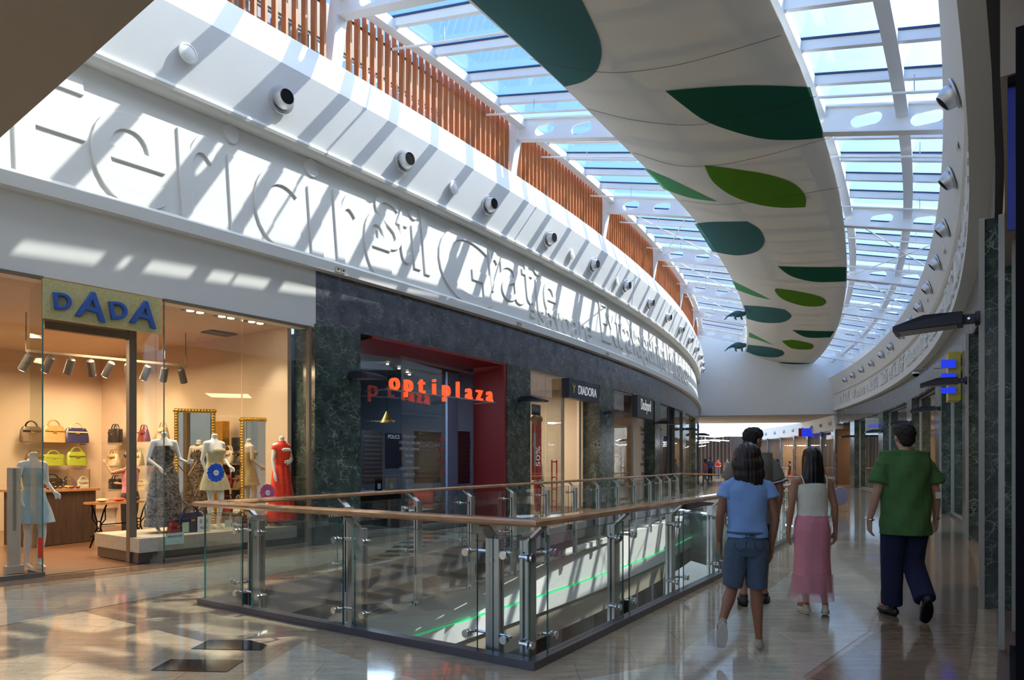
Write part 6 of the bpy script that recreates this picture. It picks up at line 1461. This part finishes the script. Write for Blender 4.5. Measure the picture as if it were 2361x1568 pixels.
rf = thing('red_rack', 'narrow red frame rack beside the sale banner', 'rack', *[(lambda P, p: ((P.x, P.y, .014), rad(p)))(*Lw(1278, 1100, -.6))][0]); m = MB(); m.use('banner_red')
for y in (-.16, .16): m.box((0, y, .75), (.03, .03, 1.5))
for z in (.3, .65, 1.0, 1.45): m.box((0, 0, z), (.03, .34, .03))
m.obj('frame', rf)
notice(1236, 945, .55, .3, 'black', 'black inner sign reading DORA above the sale banner', (('DORA', .16, -.05, 'decal_grey'),), off=-.8, name='inner_sign', cat='sign')
# ---------------------------------------------------------------- fourth unit
front(-27.38, pX(1461), 3.83, -.05, (pX(1442),), label='glass window with jacketed mannequin, left of the dark grey sign with white letters', framem='grey_frame')
m = MB(); m.use('shop_cream').abox(pX(1461, -.4), pX(1503, -.4), -.4, -.5, 0, 3.3); cw = m.obj('brand_wall'); tag(cw, 'cream panel with dark outdoor brand names in the entrance under the dark grey sign', 'panel')
sk = thing('shop_sign', 'dark grey sign with tall white letters beside the cream panel', 'sign'); a, b = pX(1462, .08), pX(1499, .08); m = MB(); m.use('sign_grey').abox(a, b, .2, .0, 3.05, 3.82, n=1); m.obj('box', sk)
PA, PB2 = PL(a, .205), PL(b, .205); dv = PB2-PA; text_mesh('Dockyard', .42, .004, 'letter_white', 'letters', sk, facing(PA+dv*.52+Vector((0, 0, 3.34)), dv) @ Matrix.Diagonal((.78, 1.35, 1, 1)))
a, b = pX(1463, -.39), pX(1502, -.39); PA, PB2 = PL(a, -.385), PL(b, -.385); dv = PB2-PA
for t, sz, z in (('Columbia', .30, 2.65), ('Sportswear Company', .12, 2.52), ('pure', .2, 2.2), ('& button', .2, 1.9), ('HH', .42, 1.5), ('HELLY HANSEN', .16, 1.32), ('merrell', .24, .95), ('.....', .3, .6)): text_mesh(t, sz, .002, 'bronze_frame', 'brand_print', cw, facing(PA+dv*.5+Vector((0, 0, z)), dv), font_scale_x=.8)
# ---------------------------------------------------------------- further units, left
front(-23.96, -22.9, 3.83, -.05, label='glass window beside the black doorway, fourth shop bay on the left', framem='dark_steel'); m = MB(); m.use('black').abox(-22.75, -22.2, -.1, -.3, 0, 3.7); o = m.obj('black_door'); tag(o, 'black upright door panel in the fourth shop bay on the left', 'door')
front(-22.1, -20.95, 3.83, -.05, label='glass window right of the black doorway', framem='dark_steel'); front(-20.31, -18.9, 3.83, -.05, label='cream lit glass window in the fifth shop bay on the left', framem='bronze_frame'); front(-16.75, -13.95, 3.83, -.05, (-15.4,), label='glass window in the furthest shop bay on the left', framem='dark_steel')
rr = random.Random(2)
for pc, off, cols, lb in ((-23.4, -1.5, ('blue_sign', 'orange_red', 'navy_cloth'), 'clothes rail in the window of the fourth left bay'), (-21.5, -1.6, ('bag_black', 'bag_white', 'navy_cloth'), 'clothes rail right of the black doorway'), (-19.6, -1.5, ('bag_tan', 'bag_cream', 'bag_red'), 'clothes rail in the cream lit bay'), (-15.4, -1.4, ('bag_brown', 'bag_tan', 'grey_cloth'), 'clothes rail in the furthest left bay'), (-26.3, -2.0, ('navy_cloth', 'bag_brown', 'banner_red'), 'clothes rail deep in the outdoor shop')):
    r = thing('clothes_rail', lb, 'clothes rail', PL(pc, off, .014), rad(pc)); m = MB(); m.use('steel').tube([(0, -.7, 0), (0, -.7, 1.6), (0, .7, 1.6), (0, .7, 0)], .015, 6); m.obj('rail', r)
    for k in range(11): m = MB(); m.use(rr.choice(cols)).box((0, -.6+k*.12, 1.12+rr.uniform(-.03, .03)), (.42, .05, .85)); m.obj('garment', r, bevel=.02)
def shelfset(side, p, off, label, cols, n=5):
    fn = PL if side == 'L' else PR; r = thing('wall_shelves', label, 'shelves', fn(p, off, .014), rad(p)+(0 if side == 'L' else PI)); m = MB(); m.use('shop_cream').box((-.2, 0, 1.3), (.03, 1.6, 2.5)); m.obj('back_panel', r)
    for k in range(n):
        m = MB(); m.use('white_plaster').box((0, 0, .4+k*.48), (.36, 1.6, .03)); s_ = m.obj('shelf', r); m = MB()
        for j in range(6): m.use(rr.choice(cols)).box((0, -.62+j*.25, .4+k*.48+.09+.02), (.24, .17, .16))
        m.obj('goods', s_)
shelfset('L', -29.8, -5.6, 'wall shelves at the back of the sportswear shop', ('banner_red', 'bag_white', 'navy_cloth')); shelfset('L', -18.9, -3.6, 'wall shelves at the back of the cream lit bay', ('bag_tan', 'bag_cream', 'bag_red'))
# ---------------------------------------------------------------- right side fronts
RF = [(-33.9, -30.75, 'clear glass shop front beyond the nearest marble pier at right', (-32.3,)), (-30.05, -26.78, 'clear glass shop front with a yellow and blue sign above', (-28.4,)), (-26.1, -22.85, 'clear glass shop front in the third bay at right', (-24.5,)), (-22.2, -18.95, 'clear glass shop front in the fourth bay at right', (-20.6,)), (-18.3, -15.0, 'clear glass shop front below the white sign with blue letters', (-16.7,))]
for a, b, lb, sm_ in RF: front(a, b, 3.84, -.28, sm_, label=lb, side='R', framem='grey_frame')
m = MB(); m.use('brown_ceiling').abox(-36.9, -34.7, .16, .5, 3.35, 4.8, 'R'); m.use('grey_frame').box(PR(-35.62, .14, 1.68), (.04, .04, 3.36), rad(-35.6)); m.box(PR(-35.2, .24, 1.68), (.05, .05, 3.36), rad(-35.2)); m.obj('near_door_frame', wall_right)
front(-36.9, -35.65, 3.34, -.22, label='nearest glass door at the right edge', side='R', framem='black', posts=(0, 0))
m = MB(); m.use('black').box((2.235, 3.0, 1.68), (.035, .03, 3.36), rad(-37)); m.obj('door_post', wall_right)
mat('blue_reflection', (.02, .03, .30), .4); m = MB(); m.use('blue_reflection').box((2.475, 3.38, 3.13), (.035, .02, 1.06), rad(-36.9)); tag(m.obj('blue_reflection'), 'narrow dark blue strip painted as a glass reflection by the black post at the right edge', 'sign')  # blue reflection in the near shop glass, put in as a coloured strip
rb = thing('shop_sign', 'yellow box sign with blue shapes over the second bay at right', 'sign'); m = MB(); m.use('yellow_sign').abox(-29.9, -29.5, -.02, -.24, 2.75, 3.75, 'R', n=1); m.obj('box', rb); m = MB(); m.use('blue_sign'); 
for z, k in ((3.5, .17), (3.2, .2), (2.95, .13)): m.box(PR(-29.94, -.24, z), (.26, .04, k), rad(-29.9))
m.obj('blue_shapes', rb)
wa = thing('shop_sign', 'small white projecting sign with blue lower case letters at right', 'sign'); P, _ = (PR(-18.2, -.05), 0); P = PR(-18.35, -.28, 3.25); m = MB(); m.use('white_paper').box(P, (.62, .06, .75), rad(-18.3)); m.obj('board', wa); tv = Vector((math.cos(rad(-18.3)), math.sin(rad(-18.3)), 0)); nv = Vector((math.sin(rad(-18.3)), -math.cos(rad(-18.3)), 0)); text_mesh('asics', .26, .004, 'blue_sign', 'letters', wa, facing(P+nv*.035+Vector((0, 0, -.08))+tv*.04, tv), shear=.25)
rr = random.Random(8)
for pc, lb in ((-32.6, 'clothes rail in the nearest shop at right'), (-28.2, 'clothes rail in the second shop at right'), (-24.3, 'clothes rail in the third shop at right'), (-20.4, 'clothes rail in the fourth shop at right'), (-16.5, 'clothes rail in the fifth shop at right')):
    r = thing('clothes_rail', lb, 'clothes rail', PR(pc, 1.6, .014), rad(pc)); m = MB(); m.use('steel').tube([(0, -.7, 0), (0, -.7, 1.6), (0, .7, 1.6), (0, .7, 0)], .015, 6); m.obj('rail', r)
    for k in range(11): m = MB(); m.use(rr.choice(('bag_brown', 'bag_tan', 'navy_cloth', 'white_cloth', 'red_cloth', 'grey_cloth'))).box((0, -.6+k*.12, 1.12+rr.uniform(-.03, .03)), (.42, .05, .85)); m.obj('garment', r, bevel=.02)
m = MB(); m.use('yellow_sign').box(PR(-28.9, .24, 1.35), (.01, .42, .5), rad(-28.9)); tag(m.obj('window_poster'), 'yellow poster with blue figure on the second glass front at right', 'poster')
# ---------------------------------------------------------------- the far passage
m = MB(); m.use('brown_granite'); fr = frange(-12.3, 3.5, 18)
m = MB(); m.use('white_plaster').arc(frange(-12.3, 1.2, 16), [(.0, 3.55), (.5, 3.55), (.5, 4.5), (-.1, 4.5)], 'R'); ffh = struct(m.obj('wall_far_right_header'), 'white curved header of the far passage')
for i in range(9):
    p = -11.8+i*1.35; o = dup(nz2); o.scale = (.75, .75, .75); o.location = PR(p, -.05, 4.02); o.rotation_euler.z = rad(p)+PI; o['label'] = '%s small air nozzle on the far header behind the end wall' % (['first']+ORD[1:])[i]; o['group'] = 'air nozzles on the far header'
UN = [('green_marble', 'grey_frame'), ('shop_grey', 'bag_white'), ('shop_brown', 'shop_dark'), ('amber_glow', 'shop_brown'), ('shop_brown', 'grey_frame'), ('shop_grey', 'white_paper'), ('shop_grey', 'shop_cream')]
for i in range(7):
    a = -12.3+i*1.95; b = a+1.95; m = MB(); m.use('shop_dark' if i not in (2, 3) else 'shop_cream').abox(a, b, 2.2, 2.3, 0, 3.55, 'R', n=2); m.use('grey_marble').abox(a, a+.22, -.02, .4, 0, 3.6, 'R', n=1); m.use('shop_brown').box(PR(a, 1.2, 1.8), (2.2, .06, 3.6), rad(a))
    m.obj('shop_unit', ffh)
    front(a+.25, b, 3.5, -.1, (a+1.1,), label='%s glass front of the far passage from the right' % (['first']+ORD[1:])[i], side='R', framem='dark_steel', glass='shop_glass')
    lamp_area(PR(a+1, 1.2, 3.4), .8, [30, 25, 150, 160, 40, 40, 60][i], WARM if i in (2, 3) else (1, .9, .8))
    shelfset('R', a+1.1, 1.9, '%s back wall shelving of the far passage shops, from the right' % (['first']+ORD[1:])[i], ('bag_tan', 'bag_black', 'bag_white', 'bag_brown'))
for p, s_, mn, lb in ((-8.9, 'blue_sign', 'banner_red', 'blue and red lit sign over the amber shop in the far passage'),):
    r = thing('shop_sign', lb, 'sign'); P = PR(p, -.25, 3.65); m = MB(); m.use(s_).box(P, (.9, .1, .6), rad(p)); m.obj('blue_panel', r); m = MB(); m.use(mn).box(P-Vector((math.cos(rad(p)), math.sin(rad(p)), 0))*.55, (.2, .1, .6), rad(p)); m.obj('red_panel', r)
P = PR(-11.9, -.04, 3.0); r = thing('shop_sign', 'white letters reading DENIM on the first glass front of the far passage', 'sign'); tv = Vector((-math.sin(rad(-11.3)), math.cos(rad(-11.3)), 0)); text_mesh('DENIM', .42, .01, 'letter_white', 'letters', r, facing(PR(-11.3, .04, 3.0), -tv))
# far dark timber wall, bright roof band, pendant light bars
m = MB(); m.use('dark_wood'); radial_slab(m, 3.6, 4.0, 84, 108, 0, 4.2); fw = struct(m.obj('wall_far'), 'dark ribbed timber wall at the far end')
m = MB(); m.use('shop_brown')
for r_ in frange(86, 105, 48): m.box(pol(3.5, r_, 2.1), (.12, .12, 4.2), rad(3.5))
m.obj('timber_ribs', fw)
m = MB(); m.use('white_plaster'); radial_slab(m, -12.0, 4.0, 84, 92.2, 0, 6); struct(m.obj('wall_far_left'))
m = MB(); m.use('white_steel'); [m.arc(frange(-7.4, 3.6, 12), [(q_, 5.0), (q_+.05, 5.0), (q_+.05, 5.07), (q_, 5.07)], 'R') for q_ in [93.2+k*.62-RR for k in range(14)]]; struct(m.obj('ceiling_far'))
for i in range(14):
    rr2 = random.Random(40+i); r = thing('pendant_light', '%s angled white light bar hanging in the far passage, from the left' % (['first']+ORD[1:])[i], 'pendant light', pol(rr2.uniform(-4, 2.5), 93.2+i*.62, rr2.uniform(3.0, 4.0)), rr2.uniform(-.6, .6), 'light bars of the far passage'); m = MB(); L2 = rr2.uniform(.8, 1.4); up = rr2.choice((-1, 1))*.12
    m.use('cool_glow').beam((-L2, 0, up), (0, 0, 0), .10, .05); m.beam((0, 0, 0), (L2, 0, up), .10, .05); m.obj('light_bar', r); m = MB(); m.use('steel').tube([(-L2*.6, 0, 0), (-L2*.6, 0, 5.0-r.location.z)], .012, 4); m.tube([(L2*.6, 0, 0), (L2*.6, 0, 5.0-r.location.z)], .012, 4); m.obj('cable', r)
railing('distant railing beyond the end wall, behind the far people', [(16.5, 47), (21.8, 53.5)], [1+1.5*i for i in range(5)])
# lavender chair beyond the girl in pink
ch = thing('cafe_chair', 'lavender rounded cafe chair standing in the walkway beyond the girl in the pink skirt', 'chair', ((1937-HX)/F*20, 20, .012), .2)
mat('lavender', (.30, .28, .38), .5); m = MB(); m.use('lavender'); m.lathe([(0, 0), (.25, 0), (.27, .02), (.25, .045), (0, .045)], 24, c=(0, 0, .46), mtx=Matrix.Rotation(PI/2, 3, 'X')); m.obj('backrest', ch); m = MB(); m.use('lavender').lathe([(0, .22), (.26, .22), (.26, .26), (0, .26)], 20, c=(0, .25, 0)); m.obj('seat', ch)
for x in (-.24, .24):
    for y in (.05, .5): m = MB(); m.use('bright_steel').tube([(x, y, .23), (x*1.15, y, 0)], .014, 6); m.obj('leg', ch)
# planting on the level below
pt = thing('planter', 'grey green bushy plant on the level below, seen through the railing glass', 'plant', (1.3, 7.6, -2.6)); rr = random.Random(21); m = MB(); mat('leaf_grey', (.10, .13, .08), .7, noise=(5, .4)); m.use('leaf_grey')
for k in range(900):
    a = rr.uniform(0, 2*PI); d = rr.uniform(0, 1)**.5; u = rr.uniform(0, 1); c = Vector((d*1.0*math.cos(a), d*1.5*math.sin(a), .5+u*.8*(1-d*.5))); v = Vector((rr.uniform(-1, 1), rr.uniform(-1, 1), rr.uniform(-.2, 1))).normalized()*.14; w2 = v.cross(Vector((0, 0, 1))).normalized()*.022
    m.add([c, c+v*.5+w2, c+v, c+v*.5-w2], [(0, 1, 2, 3)])
m.obj('foliage', pt); m = MB(); m.use('bag_brown'); 
for k in range(24):
    a = rr.uniform(0, 2*PI); m.tube([(0, 0, 0), (.5*math.cos(a), .7*math.sin(a), .6), (.8*math.cos(a), 1.2*math.sin(a), .95)], .012, 5)
m.obj('branches', pt); m = MB(); m.use('dark_steel').lathe([(0, -.6), (.5, -.6), (.6, .1), (.55, .1), (.5, .0), (0, .0)], 20); m.obj('pot', pt)
m = MB(); m.use('dark_steel').bbox((.5, 6.6, -5.2), (2.1, 8.6, -3.2)); struct(m.obj('trim_3'))
